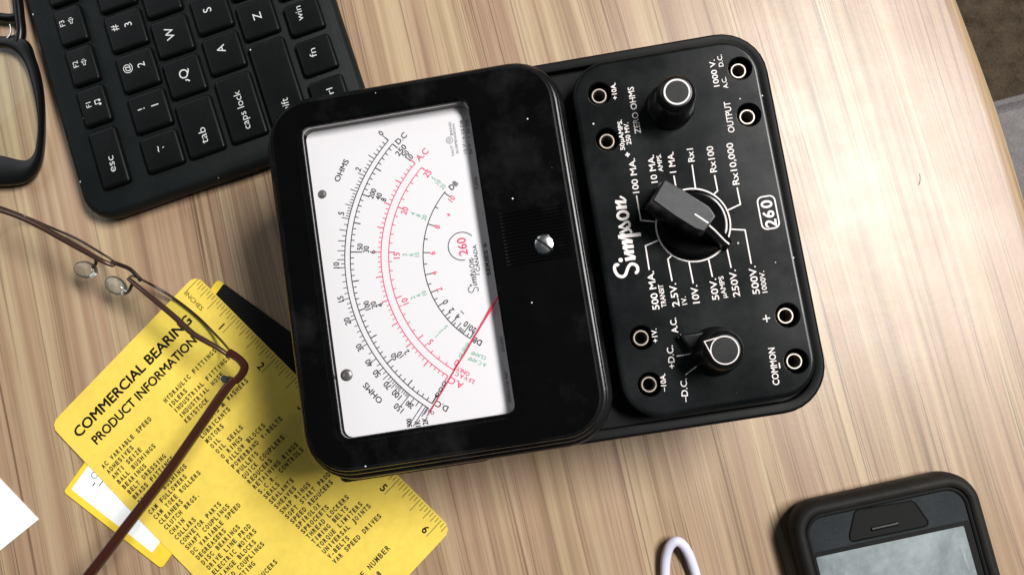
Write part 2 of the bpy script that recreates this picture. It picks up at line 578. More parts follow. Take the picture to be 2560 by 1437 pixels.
# ================================================================== the multimeter
def multimeter():
    th = 98.9
    c = P(1350, 640, 72)
    a = math.radians(th)
    cx = c[0] + 2.5 * COS(a) + 1.0 * SIN(a)
    cy = c[1] + 2.5 * SIN(a) - 1.0 * COS(a)
    f = Frame('multimeter', cx, cy, th, 'large black analog multimeter with a white dial lying face up on the wooden table', 'multimeter')
    E = f.e
    Lm = lambda x, y, z: f.L(x, y, z)

    # ---- case with its flange
    mb = MB()
    prof = ((6.5, 2.6), (4.2, 4.5), (3.2, 30), (2.4, 44), (1.6, 45.5), (1.6, 50), (0.5, 51), (0.2, 56), (0.0, 57), (0.0, 61.6), (0.35, 62.6), (1.1, 63.2), (3.4, 63.2), (3.9, 62.9), (4.2, 60.0), (4.6, 60.0))
    loft(mb, [rri(-69.2, 69.0, -91.0, 92.0, 17, i, z) for i, z in prof], True, True)
    case = mb.build('case', E, 'case')
    lb = MB()                                               # rear shell lip along the lower long side
    loft(lb, [rri(-70.6, -60, 30, 86, 2.4, i, z) for i, z in ((0.8, 46), (0, 47), (0, 53), (0.8, 54))], True, True)
    lb.build('side_lip', case, 'case')
    for sx in (-1, 1):
        for sy in (-1, 1):
            fb = MB()
            lathe(fb, ((4.5, 0.3 if sy < 0 else 2.0), (5, 1.4 if sy < 0 else 2.2), (5, 2.7)), sx * 50, sy * 73, 20, 0, True)
            fb.build('foot', case, 'rubber')

    # ---- meter cover: stepped rim, flat front, window opening
    ZT = 76.0
    x0, x1, y0, y1 = -68.9, 69.5, -16.4, 92.8
    rim = ((0.0, 56.5), (0.0, 66.0), (0.25, 67.3), (0.8, 68.3), (1.5, 68.85), (2.0, 69.0), (2.15, 69.2), (2.2, 71.7), (2.45, 72.3), (2.8, 72.5), (3.5, 72.6), (3.65, 72.8), (3.75, 75.0), (4.0, 75.6), (4.5, 75.92), (5.1, ZT), (5.6, ZT))
    win = (-54.1, 55.7, 17.4, 77.5)
    wr = 3.2
    rings = [rri(x0, x1, y0, y1, 18, i, z) for i, z in rim]
    cham = (win[0] - 1.2, win[1] + 0.8, win[2] - 0.4, win[3] + 1.5)
    rings.append(rr(cham[0] - 0.25, cham[1] + 0.25, cham[2] - 0.1, cham[3] + 0.25, wr + 1.2, ZT))
    rings.append(rr(*cham, wr + 1, ZT - 0.35))
    rings.append(rr(*win, wr, ZT - 0.6))
    mb = MB()
    loft(mb, rings[:-4], mi=4)
    loft(mb, rings[-5:])
    k0 = len(mb.f)
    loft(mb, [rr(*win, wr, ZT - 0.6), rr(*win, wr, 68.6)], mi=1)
    for i in range(k0, len(mb.f)):                          # one side is grey; the hidden one is pale to bounce light
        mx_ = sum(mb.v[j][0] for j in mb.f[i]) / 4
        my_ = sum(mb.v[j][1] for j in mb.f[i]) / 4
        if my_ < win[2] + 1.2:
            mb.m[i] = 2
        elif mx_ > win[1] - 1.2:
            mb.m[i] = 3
    cover = mb.build('meter_cover', E, ['cover', 'well', 'bounce_wall', 'grey_frame', 'rim'], 24)

    # grip ribs and the slotted screw
    rb = MB()
    pa, pb_ = Lm(1240, 575, ZT), Lm(1432, 540, ZT)
    qa, qb = Lm(1258, 688, ZT), Lm(1450, 655, ZT)
    for i in range(16):
        t = i / 15
        ya, yb = 12.5, -10.3
        x = 14.3 + (-3.6 - 14.3) * t - 0.9
        pts = [(x, ya, ZT - 0.15), (x, ya - 1.6, ZT + 0.16), (x, yb + 1.2, ZT + 0.28), (x, yb + 0.3, ZT + 0.02), (x, yb - 0.2, ZT - 0.5)]
        tube(rb, pts, 0.36, 8)
    rb.build('grip_ribs', cover, 'cover')
    sc = Lm(1360, 610, ZT + 1)
    sb = MB()
    lathe(sb, ((3.5, ZT - 0.1), (3.5, ZT + 0.6), (3.1, ZT + 1.15), (2.2, ZT + 1.5), (1.0, ZT + 1.65)), sc[0], sc[1], 32)
    screw = sb.build('cover_screw', cover, 'steel')
    sl = MB()
    d0, d1 = Lm(1342, 599, ZT + 1), Lm(1379, 624, ZT + 1)
    dv = Vector((d1[0] - d0[0], d1[1] - d0[1])).normalized()
    nv = Vector((-dv.y, dv.x))
    q = [Vector(sc) + dv * s * 3.2 + nv * t * 0.36 for s, t in ((-1, -1), (1, -1), (1, 1), (-1, 1))]
    prism(sl, [(p.x, p.y) for p in q], ZT + 0.2, ZT + 1.69)
    sl.build('screw_slot', screw, 'pit')

    # ---- dial
    ZD = 69.5
    mb = MB()
    loft(mb, [rr(-56.0, 57.6, 15.4, 79.4, 3, z) for z in (68.7, ZD)], True, True)
    dial = mb.build('dial_plate', E, 'dial')
    pb = MB()
    loft(pb, [rri(*win, wr, 0.06, z) for z in (73.0, 74.2)], True, True)
    pb.build('glass_pane', cover, 'glass')

    mk = MB()
    # scale centre and radii were measured for a plate at 67 mm: bring them to the plate's own height
    kz = (CAM_H - ZD) / (CAM_H - 67.0)
    n0 = f.w(0, 0)
    PV = (n0[0] + (0.45 - n0[0]) * kz, n0[1] + (6.8 - n0[1]) * kz)
    z0, z1, z2 = ZD + 0.04, ZD + 0.06, ZD + 0.08
    def pol(r, deg):
        t = math.radians(deg)
        return (PV[0] + r * kz * COS(t), PV[1] + r * kz * SIN(t))
    def tick(deg, r0, r1, w, mi):
        strip(mk, [pol(r0, deg), pol(r1, deg)], w, z1, mi)
    def arc(r, a0, a1, w, mi):
        annulus(mk, PV[0], PV[1], r * kz, w, z0, mi, 90, a0, a1)
    D0, D1 = 140.1, 40.8
    ang = lambda d: D0 + (D1 - D0) * d
    W1, W2 = 0.34, 0.40
    # ohms
    arc(63.7, D1, D0, W1, 0)
    oh = lambda r: ang(12.2 / (12.2 + r))
    seq = [(0, 0.2, 2, 5), (2, 0.2, 5, 5), (5, 0.5, 10, 2), (10, 1, 20, 5), (20, 2, 30, 5), (30, 5, 50, 2), (50, 5, 70, 2), (70, 5, 100, 2), (100, 10, 150, 5)]
    for a_, st, b_, mj in seq:
        k = 0
        v = a_
        while v < b_ - 1e-6:
            tick(oh(v), 63.7, 65.1 if k % mj else 66.4, 0.28, 0)
            k += 1
            v = a_ + k * st
    for v, r in ((150, 69.2), (200, 66.4), (300, 65.6), (500, 72.6), (1000, 71.8), (2000, 67.4), (5000, 66.3)):
        tick(oh(v), 63.7, r, 0.30, 0)
    tick(D1, 63.7, 65.4, W2, 0)
    # direct current
    arc(61.7, D1, D0, W1, 0)
    for k in range(51):
        tick(ang(k / 50), 61.7, 61.7 - (1.3 if k % 5 else 2.5), 0.32 if k % 5 else W2, 0)
    tick(D0, 61.7, 58.2, W2, 0)
    # alternating current, red
    arc(50.6, 41.0, 139.9, W1, 1)
    for k in range(51):
        tick(139.9 + (41.0 - 139.9) * k / 50, 50.6, 50.6 + (1.2 if k % 5 else 2.4), 0.32 if k % 5 else W2, 1)
    arc(47.85, 40.6, 140.6, W1, 1)
    for k in range(26):
        tick(140.6 + (40.6 - 140.6) * k / 25, 47.85, 47.85 - (1.2 if k % 5 else 2.3), 0.32 if k % 5 else W2, 1)
    # decibels
    arc(35.5, 42.4, 139.6, W1, 0)
    def dpx(px, py):
        q = Lm(px, py, ZD)
        return math.degrees(math.atan2(q[1] - PV[1], q[0] - PV[0]))
    for px, py, big in ((1110.2, 481.1, 1), (1084.6, 515.6, 0), (1067.8, 559.5, 1), (1058.5, 597, 0), (1055.3, 631.5, 1), (1056, 661, 0), (1061, 687.5, 1), (1067.2, 712.5, 0), (1075.2, 732, 1), (1083.5, 750.5, 0),
                        (1092.9, 766.8, 1), (1102.3, 779.7, 0), (1110.2, 791.9, 1), (1117.7, 798.2, 0), (1126.5, 809.7, 1), (1132.8, 813.2, 0), (1139, 822.7, 1), (1145.3, 826.5, 0), (1148.5, 829.5, 0), (1152, 833, 0), (1156.6, 835.3, 1), (1166, 842, 0)):
        tick(dpx(px, py), 35.5, 35.5 - (2.5 if big else 1.3), 0.34, 0)
    tick(139.6, 35.5, 32.4, W2, 0)
    # numbers: centre in the photo, cap height in photo pixels; they stand on circles round the pivot
    S = 280.0 / 2000.0
    def num(s, px, py, cap, mi=0, nar=0.86, wt=0.0, turn=0.0, deg=None):
        q = Lm(px, py, ZD)
        aa = (math.degrees(math.atan2(q[1] - PV[1], q[0] - PV[0])) - 90 + turn) if deg is None else deg
        h = 1.05 * cap * S / CAP
        for k, (ox, oy) in enumerate(((-0.06, 0), (0.06, 0.03), (0, -0.05)) if mi < 2 else ((0, 0), (0.08, 0.04))):
            put_text(mk, s, (q[0] + ox, q[1] + oy), math.radians(aa), h * nar, h, z2 + 0.004 * k, mi, wt, 'mid')
    for s, px, py in (('0', 952.5, 333.5), ('2', 896, 423.6), ('5', 853.4, 533.6), ('10', 841, 662.8), ('15', 852, 747.4), ('20', 868.7, 802.6), ('30', 899.1, 868.4), ('40', 922.8, 907.3),
                      ('50', 941.7, 933.4), ('70', 968.5, 962.6), ('100', 991.7, 986), ('150', 997, 1019.3)):
        num(s, px, py, 14.0, 0, 0.88)
    num('200', 1024, 1011.3, 12, 0, 0.72, 0.004)
    num('500', 1023.3, 1056.3, 11.5, 0, 0.8, 0.006, deg=0)
    num('1K', 1044.5, 1057.5, 12, 0, 0.85, 0.006, deg=0)
    num('2K', 1063, 1052, 12, 0, 0.85, 0.006, deg=0)
    for dx in (-1, 1):
        q = Lm(1078 + dx * 3.2, 1029 + dx * 2.2, ZD)
        annulus(mk, q[0], q[1], 0.5, 0.2, z2 + 0.01 * dx, 0, 14)
    num('OHMS', 854, 426.6, 13.5, 0, 1.08, 0.0)
    num('OHMS', 932, 982, 13.5, 0, 1.08, 0.0)
    for s, px, py in (('250', 1002.5, 376), ('50', 1014, 385), ('10', 1025, 394), ('200', 931, 484), ('40', 946.8, 491), ('8', 959.3, 499.3), ('150', 900, 620), ('30', 915.7, 623), ('6', 932, 629.9),
                      ('100', 917.8, 763.5), ('20', 934.5, 762), ('4', 951.2, 762.4), ('50', 986.3, 891), ('10', 1000.7, 886), ('2', 1016.7, 879.8), ('0', 1092.7, 986.4), ('0', 1101.5, 973), ('0', 1109.7, 958.6)):
        num(s, px, py, 13.0, 0, 1.1 if s == '250' else 0.88)
    num('D.C', 1003, 346.5, 13.5, 0, 1.0, 0.0)
    num('D.C', 1104.7, 1015, 13.5, 0, 1.0, 0.0)
    num('A.C', 1055.3, 387, 15, 1, 1.0, 0.0)
    num('A.C', 1140.3, 956.8, 15, 1, 1.0, 0.0)
    for s, px, py in (('25', 1069, 434), ('20', 1012, 527), ('15', 992, 638.8), ('10', 1012.8, 753.2), ('5', 1076.4, 854.6), ('0', 1141.6, 906)):
        num(s, px, py, 14.5, 1, 0.90)
    num('ONLY', 1157.8, 928, 9, 1, 0.95)
    num('2.5 V A C', 1163, 944, 9, 1, 0.95)
    for s, px, py in (('5', 1084.6, 446.7), ('10', 1096, 455.4), ('25', 1107.5, 466.5), ('4', 1032.6, 534.4), ('8', 1046.6, 539), ('20', 1061.2, 544.3), ('3', 1012.4, 637.2), ('6', 1027.8, 637.2), ('15', 1042.6, 636.7),
                      ('2', 1032.6, 744.3), ('4', 1047.2, 739), ('10', 1060.4, 732.8), ('1', 1092.7, 839), ('2', 1102.7, 828.3), ('5', 1114.7, 817.7), ('0', 1167.9, 861.6), ('0', 1159.8, 872.9), ('0', 1151.6, 887.4)):
        num(s, px, py, 11.0, 2, 0.82)
    num('A C AMP', 1193, 904, 8.5, 2, 0.95)
    num('CLAMP', 1196.7, 888.4, 8.5, 2, 0.95)
    strip(mk, [Lm(1180, 856, ZD), Lm(1178, 859, ZD), Lm(1156, 899, ZD)], 0.12, z1, 2)
    for s, px, py in (('10', 1129.4, 496.8), ('8', 1093, 567), ('6', 1081.4, 632.6), ('4', 1086, 683), ('2', 1098.7, 723.8), ('+', 1122, 537)):
        num(s, px, py, 13.5, 1, 0.88)
    for s, px, py in (('0', 1113.8, 754.7), ('2', 1128.4, 775.6), ('4', 1144.5, 791.2), ('10', 1167, 811.5), ('20', 1181, 823)):
        num(s, px, py, 13.5, 0, 0.88)
    strip(mk, [Lm(1151.4, 776.6, ZD), Lm(1159.7, 784.3, ZD)], 0.3, z1, 0)
    num('DB', 1133.6, 463.8, 13, 0, 0.95, 0.006)
    num('DB', 1193, 852.8, 13, 0, 0.95, 0.006)
    # name block
    q = Lm(1155.5, 615.4, ZD)
    annulus(mk, q[0], q[1], 35.4 * S, 0.32, z0, 0, 60, -52, 183)
    def line(s, xa, ya, xb, yb, cap, mi=0, wt=0.0):
        p0, p1 = Lm(xa, ya, ZD), Lm(xb, yb, ZD)
        for k in range(2 if cap > 8 else 1):
            o_ = 0.07 * k
            fit_text(mk, s, (p0[0] + o_, p0[1] + o_ * 0.5), (p1[0] + o_, p1[1] + o_ * 0.5), cap * S, z2 + 0.004 * k, mi, wt)
    line('260', 1170.5, 636.5, 1163.5, 593, 22, 1, 0.008)
    line('CANADA', 1200.4, 677.5, 1191, 611.7, 9.5)
    line('SERIES 6', 1227.5, 687.9, 1216.2, 607.5, 9.5)
    line('TAUT', 1136.7, 390.3, 1131.5, 363.2, 6)
    line('BAND', 1132.0, 338, 1127, 305, 6)
    line('SUSPENSION', 1147, 384, 1136.2, 310, 6)
    q = Lm(1123.6, 351, ZD)
    annulus(mk, q[0], q[1], 8.4 * S, 0.16, z0, 0, 30)
    annulus(mk, q[0], q[1], 4.8 * S, 0.15, z0, 0, 24, -60, 230)
    annulus(mk, q[0], q[1], 2.2 * S, 0.15, z0, 0, 16, 120, 400)
    line('10 V : + 12 DB', 1167, 384, 1156.6, 300.5, 7.5)
    line('50 V : + 26 DB', 1181, 385, 1170.5, 298.5, 7.5)
    line('5,000', 1196, 472.8, 1193, 442.5, 7.5)
    line('20,000', 1261.9, 879, 1256.6, 841.6, 7)
    line('ZERO DB REF.', 1278, 1005.7, 1267.5, 924.3, 6.5)

    # the maker's script, as brush strokes (traced on the panel, in crop pixels)
    script = [
        ([(238, 1205), (215, 1185), (182, 1200), (172, 1245), (190, 1310), (235, 1365), (300, 1382), (350, 1350), (375, 1285), (400, 1220), (440, 1178), (495, 1180), (540, 1215), (552, 1270), (535, 1310), (505, 1312)], 44),
        ([(345, 1105), (430, 1085), (512, 1078)], 50),
        ([(512, 1072), (480, 1045), (400, 1022), (335, 1000)], 28),
        ([(330, 998), (410, 980), (488, 972)], 50),
        ([(400, 968), (350, 935), (310, 912)], 30),
        ([(308, 908), (400, 893), (485, 888)], 50),
        ([(390, 882), (340, 855), (295, 832)], 30),
        ([(295, 826), (380, 812), (468, 812)], 50),
        ([(465, 800), (440, 785), (350, 770), (270, 760)], 22),
        ([(232, 735), (400, 712), (600, 690)], 52),
        ([(345, 700), (272, 672), (290, 655), (345, 628), (400, 612), (435, 630), (448, 668)], 30),
        ([(440, 660), (400, 610), (300, 585), (240, 578)], 20),
        ([(240, 575), (300, 540), (355, 495), (395, 490), (420, 530), (405, 575), (360, 575)], 34),
    ]
    def oval(cx, cy, rx, ry, rot, k=20):
        return [(cx + rx * COS(t) * COS(rot) - ry * SIN(t) * SIN(rot), cy + rx * COS(t) * SIN(rot) + ry * SIN(t) * COS(rot)) for t in [2 * PI * i / k for i in range(k)]]
    script_o = oval(308, 382, 86, 64, -0.12)
    script2 = [([(200, 262), (290, 250), (372, 245)], 50), ([(290, 245), (240, 205), (190, 165)], 30), ([(182, 160), (280, 165), (362, 165)], 46), ([(362, 150), (330, 115), (290, 90), (258, 75)], 28)]
    def simpson(mb, tr, k, z, mi, pen=1.0):
        """tr: crop pixel -> local point; k: mm per crop pixel"""
        for i, (pts, w) in enumerate(script + script2):
            sm = catmull([(x, y, 0) for x, y in pts], 5)
            strip(mb, [tr(p.x, p.y) for p in sm], w * k * pen, z + 0.004 * i, mi)
        strip(mb, [tr(x, y) for x, y in script_o], 40 * k * pen, z + 0.08, mi, True)
        d = tr(272, 1112)
        disc(mb, d[0], d[1], 36 * k, z + 0.084, mi)
    # small one on the dial
    A, B = (300, 1385), (255, 75)
    A2, B2 = (1179.0, 731.5), (1177.2, 644)
    def small(x, y):
        u = complex(x - A[0], y - A[1]) / complex(B[0] - A[0], B[1] - A[1])
        w = complex(*A2) + u * complex(B2[0] - A2[0], B2[1] - A2[1])
        return Lm(w.real, w.imag, ZD)
    simpson(mk, small, 0.0668 * S, z2, 0, 0.62)
    mk.build('dial_markings', dial, ['ink', 'red_ink', 'green_ink'], 60)
    for px, py, r in ((805, 485, 1.55), (866, 937, 2.1)):
        q = Lm(px, py, ZD + 0.5)
        rv = MB()
        lathe(rv, ((r, ZD), (r, ZD + 0.25), (r * 0.8, ZD + 0.6), (r * 0.35, ZD + 0.8)), q[0], q[1], 24)
        rv.build('rivet', dial, 'grey_rivet')
    # ---- needle
    nb = MB()
    zn = ZD + 0.9
    tip, q0, q1 = Lm(1069, 1039.5, zn), Lm(1225, 776, zn), Lm(1247, 739, zn)
    dv = (Vector(q1) - Vector(tip)).normalized()
    nv = Vector((-dv.y, dv.x))
    Lg = (Vector(q1) - Vector(tip)).length
    stations = ((0, 0.10), (0.05, 0.22), (0.45, 0.20), (0.80, 0.30), (0.90, 0.55), (0.97, 0.30), (1.25, 0.26))
    rings = []
    for t, hw in stations:
        c_ = Vector(tip) + dv * Lg * t
        rings.append([(c_.x + nv.x * s * hw, c_.y + nv.y * s * hw, zn + zz) for s, zz in ((-1, 0), (0, -0.12), (1, 0), (0, 0.22))])
    loft(nb, rings, True, True)
    nb.build('needle', E, 'needle')

    # ---- control panel
    ZP = 70.0
    mb = MB()
    px0, px1, py0, py1 = -63.4, 63.4, -85.8, -19.2
    prof = ((0, 59.0), (0, 68.6), (0.25, 69.3), (0.7, 69.75), (1.4, ZP), (1.9, ZP))
    loft(mb, [rri(px0, px1, py0, py1, 13, i, z, 10) for i, z in prof], True, True)
    solid = mb.build('control_panel', E, 'panel', 25)
    jacks = [(1497, 235), (1512, 350), (1847, 172), (1869, 288), (1962, 789), (1987, 903), (1597, 845), (1618, 962)]
    jl = [Lm(x, y, ZP) for x, y in jacks]
    jl = [(round(x / 1.0, 2), (-29.0 if y > -50 else -79.0)) for x, y in jl]
    cutm = MB()
    for x, y in jl:
        lathe(cutm, ((4.05, 55), (4.05, 69.4), (4.5, 70.2), (4.5, 75)), x, y, 40, 0, True)
    cut = cutm.build('cutter', E, 'panel')
    bo = solid.modifiers.new('holes', 'BOOLEAN')
    bo.operation, bo.object, bo.solver = 'DIFFERENCE', cut, 'EXACT'
    bpy.context.view_layer.update()
    dg = bpy.context.evaluated_depsgraph_get()
    me = bpy.data.meshes.new_from_object(solid.evaluated_get(dg))
    solid.modifiers.clear()
    solid.data = me
    me.polygons.foreach_set('use_smooth', [True] * len(me.polygons))
    me.set_sharp_from_angle(angle=math.radians(24))
    bpy.data.objects.remove(cut)
    for i, (x, y) in enumerate(jl):
        jb = MB()
        zt = 67.6
        lathe(jb, ((2.95, 60.1), (2.95, zt - 0.4), (2.6, zt), (2.25, zt), (2.0, zt - 0.35), (2.0, 60.4)), x, y, 36, 0, False, False)
        lathe(jb, ((2.05, 60.5), (1.0, 60.5)), x, y, 24, 1)
        jb.build('jack', E, ['nickel', 'pit'])

    pk = MB()
    zk = ZP + 0.03
    SP = 277.0 / 2000.0
    def pl(s, xa, ya, xb, yb, cap, wt=0.012):
        fit_text(pk, s, Lm(xa, ya, ZP), Lm(xb, yb, ZP), cap * SP, zk, 0, wt)
    for t in (('+10A.', 1544, 248.6, 1538, 207.3, 12, 0.02), ('50\u00b5AMPS.', 1562.4, 375, 1553.9, 299.6, 11, 0.02), ('250 MV.', 1578.4, 361, 1570.4, 306.5, 11.5, 0.02), ('ZERO OHMS', 1602.5, 333, 1583.5, 217, 15),
              ('1000 V.', 1799, 215.8, 1786, 149.2, 14), ('A.C.', 1820.7, 220.4, 1814.3, 192.8, 11.5), ('D.C.', 1809, 166.4, 1803.5, 136.6, 11.5), ('OUTPUT', 1836.8, 330.6, 1824.6, 253.7, 15.5),
              ('100 MA.', 1598.3, 482, 1586.5, 395.6, 15.5), ('10 MA.', 1644.4, 456, 1633.8, 387.3, 15.5), ('AMPS.', 1657.9, 428.7, 1651.5, 385, 11), ('1 MA.', 1690.6, 431, 1683, 379.7, 15.5),
              ('Rx1', 1736.7, 403.9, 1732, 370.8, 15.5), ('Rx100', 1792.3, 429.9, 1781.6, 364.8, 16), ('Rx10,000', 1848.6, 461, 1831.3, 356.6, 16),
              ('500 MA.', 1648.9, 772.9, 1633.8, 676.8, 16.5), ('TRANSIT', 1666.5, 766.5, 1656.9, 710.4, 12), ('2.5V.', 1699.1, 764.9, 1689.5, 707.2, 17), ('1V.', 1718.3, 760, 1713.8, 740.8, 12),
              ('10V.', 1749.7, 756.9, 1742.6, 712, 16.5), ('50V.', 1798.3, 748.8, 1789.7, 695.4, 16.5), ('\u00b5AMPS', 1817.5, 744, 1807.9, 689.6, 12), ('250V.', 1850.5, 740.8, 1838.7, 673.6, 16.5),
              ('500V.', 1900, 734.4, 1888.3, 664, 17), ('1000V.', 1918.7, 730.6, 1909.7, 676.8, 12), ('+1V.', 1645.6, 855, 1640.8, 820.9, 13), ('A.C.', 1695.3, 831, 1689.5, 793.7, 15), ('+D.C.', 1688.2, 920, 1681.5, 862.5, 15),
              ('\u2013D.C.', 1720.9, 1004, 1716.1, 945.7, 15), ('\u201310A.', 1666.5, 977.7, 1662.6, 932.9, 12.5), ('COMMON', 1949.1, 961, 1936, 868.2, 15.5)):
        pl(*t)
    def cross(px, py, size, w):
        q = Lm(px, py, ZP)
        h = size * SP / 2
        for k, (ux, uy) in enumerate(((1, 0), (0, 1))):
            strip(pk, [(q[0] - ux * h, q[1] - uy * h), (q[0] + ux * h, q[1] + uy * h)], w * SP, zk + 0.005 * k)
    cross(1568.8, 386.9, 12, 4)
    cross(1916, 796, 18, 3)
    def ln(pts, w=3.6, conv=lambda x, y: (x, y)):
        strip(pk, [Lm(*conv(x, y), ZP) for x, y in pts], w * SP, zk)
    ln([(1949.7, 920), (1947.7, 906.5)], 3)
    k2 = lambda x, y: (1480 + x / 4.227, 340 + y / 4.227)
    k3 = lambda x, y: (1500 + x / 3.124, 600 + y / 3.124)
    rc = Lm(1732.7, 562.4, ZP)
    annulus(pk, rc[0], rc[1], 92.2 * SP, 3.8 * SP, zk + 0.01, 0, 90)
    for pts in ([(470, 630), (515, 890), (660, 905)], [(700, 530), (742, 690), (790, 712)], [(865, 420), (880, 505), (905, 610)], [(1058, 305), (1093, 552)], [(1295, 415), (1327, 580), (1290, 614)], [(1533, 545), (1568, 722), (1430, 787)],
                [(1470, 985), (1617, 993), (1683, 1350)], [(1425, 1185), (1470, 1392)], [(695, 1105), (565, 1160), (605, 1415)]):
        ln(pts, 3.4, k2)
    for pts in ([(557, 123), (530, 150), (563, 320)], [(695, 172), (728, 338)], [(848, 152), (878, 288)]):
        ln(pts, 3.4, k3)
    ln([(632, 738), (610, 762)], 2.6, k3)
    ln([(598, 906), (704, 888)], 2.2, k3)
    ln([(666, 1052), (757, 983)], 2.2, k3)
    # the boxed model number
    k4 = lambda x, y: (1820 + x / 4.79, 420 + y / 4.79)
    cs = [Lm(*k4(x, y), ZP) for x, y in ((347, 350), (562, 338), (622, 722), (405, 738))]
    bx0, bx1 = min(p[0] for p in cs) + 0.4, max(p[0] for p in cs) - 0.2
    by0, by1 = min(p[1] for p in cs) + 0.3, max(p[1] for p in cs) - 0.3
    strip(pk, [p[:2] for p in rr(bx0, bx1, by0, by1, 1.8, 0, 6)], 0.48, zk, 0, True)
    for ch, (xa, ya), (xb, yb) in (('2', (586, 702), (573, 608)), ('6', (556, 590), (544, 502)), ('0', (533, 474), (520, 380))):
        fit_text(pk, ch, Lm(*k4(xa, ya), ZP), Lm(*k4(xb, yb), ZP), 27 * SP, zk, 0, 0.02)
    simpson(pk, lambda x, y: Lm(1510 + x / 6.533, 480 + y / 6.533, ZP), SP / 6.533, zk, 0, 1.14)
    pk.build('panel_markings', solid, 'white_ink', 60)

    # ---- knobs
    def round_knob(px, py, zt, name, pointer_to, lab):
        q = Lm(px, py, zt)
        kb = MB()
        lathe(kb, ((8.3, ZP + 0.1), (8.3, ZP + 2.0), (7.9, ZP + 2.7), (7.2, ZP + 5), (6.9, ZP + 11), (6.75, zt - 2.6), (6.2, zt - 1.2), (5.2, zt - 0.15), (4.9, zt)), q[0], q[1], 56)
        if pointer_to:
            tp = Lm(*pointer_to, ZP + 2)
            d = Vector((tp[0] - q[0], tp[1] - q[1]))
            ln_ = d.length
            d.normalize()
            n = Vector((-d.y, d.x))
            base = Vector(q)
            p = [base + n * 7.2 + d * 2, base + n * -7.2 + d * 2, base + d * (ln_ - 1) - n * 0.8, base + d * ln_, base + d * (ln_ - 1) + n * 0.8]
            poly = [(v.x, v.y) for v in p]
            prism(kb, list(poly) if sum(poly[i][0] * poly[(i + 1) % 5][1] - poly[(i + 1) % 5][0] * poly[i][1] for i in range(5)) > 0 else list(reversed(poly)), ZP + 0.15, ZP + 3.6, 0.8)
        o = kb.build(name, E, 'knob', 28)
        if lab:
            o['label'] = lab
        return q, o
    zt = ZP + 15.5
    q, kn = round_knob(1692.6, 230, zt, 'knob', None, 'round knob with a worn white ring')
    mb = MB()
    annulus(mb, q[0], q[1], 4.15, 0.55, zt + 0.03, 0, 48)
    mb.build('knob_ring', kn, 'white_ink')
    q, kn = round_knob(1812, 875, zt, 'knob', (1697, 838), 'round knob with a white teardrop outline')
    mb = MB()
    tp = Lm(1761, 853.5, zt)
    annulus(mb, q[0], q[1], 4.45, 0.36, zt + 0.03, 0, 60)
    d = Vector((tp[0] - q[0], tp[1] - q[1]))
    a0 = math.atan2(d.y, d.x)
    beta = math.acos(4.45 / max(d.length, 4.6))
    t1 = (q[0] + 4.45 * COS(a0 + beta), q[1] + 4.45 * SIN(a0 + beta))
    t2 = (q[0] + 4.45 * COS(a0 - beta), q[1] + 4.45 * SIN(a0 - beta))
    strip(mb, [t1, tp, t2], 0.34, zt + 0.04)
    mb.build('knob_ring', kn, 'white_ink')

    # range switch: skirt disc, bar handle, white pointer line
    mb = MB()
    lathe(mb, ((12.1, ZP + 0.1), (12.1, ZP + 1.6), (11.5, ZP + 2.3), (10.8, ZP + 2.5)), rc[0], rc[1], 64)
    zb = ZP + 17.0
    top = [(1662.2, 446.5), (1720, 482), (1773.4, 516.2), (1783, 530), (1789, 541.1), (1776, 560), (1761.5, 580.1), (1737.9, 573), (1686, 541), (1630.2, 500.9)]
    poly = [Lm(x, y, zb) for x, y in top]
    if sum(poly[i][0] * poly[(i + 1) % len(poly)][1] - poly[(i + 1) % len(poly)][0] * poly[i][1] for i in range(len(poly))) < 0:
        poly = poly[::-1]
    tipq = Lm(1826, 612, ZP + 3)
    kn = mb.build('range_knob', E, 'cover', 30)
    hb = MB()
    prism(hb, poly, ZP + 2.2, zb, 0.35, 0, 0.9)
    # the sides are glossy, the worn top is matt
    for fi in range(len(hb.f)):
        hb.m[fi] = 1
    hb.m[-1] = 0
    hb.build('handle_bar', kn, ['bar', 'knob'], 30)
    # sloping pointer from the bar down to the scale ring
    pa, pc = Vector(Lm(1768, 556, zb - 1)), Vector(tipq)
    d = (pc - pa)
    n = Vector((-d.y, d.x)).normalized()
    wb = MB()
    rings = []
    for t, hw, zz in ((-0.05, 2.6, zb - 2.0), (0.35, 2.3, ZP + 11), (0.8, 1.9, ZP + 4.5), (0.97, 1.5, ZP + 3.0), (1.0, 1.3, ZP + 2.4)):
        c_ = pa + d * t
        rings.append([(c_.x + n.x * s, c_.y + n.y * s, z_) for s, z_ in ((hw, zz), (-hw, zz), (-hw - 0.3, ZP + 0.3), (hw + 0.3, ZP + 0.3))])
    loft(wb, rings, True, True)
    wb.build('pointer', kn, 'knob', 30)
    lb = MB()
    l0, l1 = Lm(1737, 535, zb + 0.03), Lm(1771, 557.5, zb + 0.03)
    strip(lb, [l0, l1], 0.5, zb + 0.03)
    seg = []
    for t, zz in ((0.06, zb - 2.7), (0.35, ZP + 11.06), (0.8, ZP + 4.56), (0.96, ZP + 3.15)):
        c_ = pa + d * t
        seg.append((c_, zz))
    vs, fs = [], []
    for c_, zz in seg:
        vs += [(c_.x + n.x * 0.27, c_.y + n.y * 0.27, zz + 0.12), (c_.x - n.x * 0.27, c_.y - n.y * 0.27, zz + 0.12)]
    for i in range(len(seg) - 1):
        fs.append((2 * i, 2 * i + 1, 2 * i + 3, 2 * i + 2))
    lb.add(vs, fs)
    lb.build('pointer_line', kn, 'white_ink')
    return f
meter = multimeter()

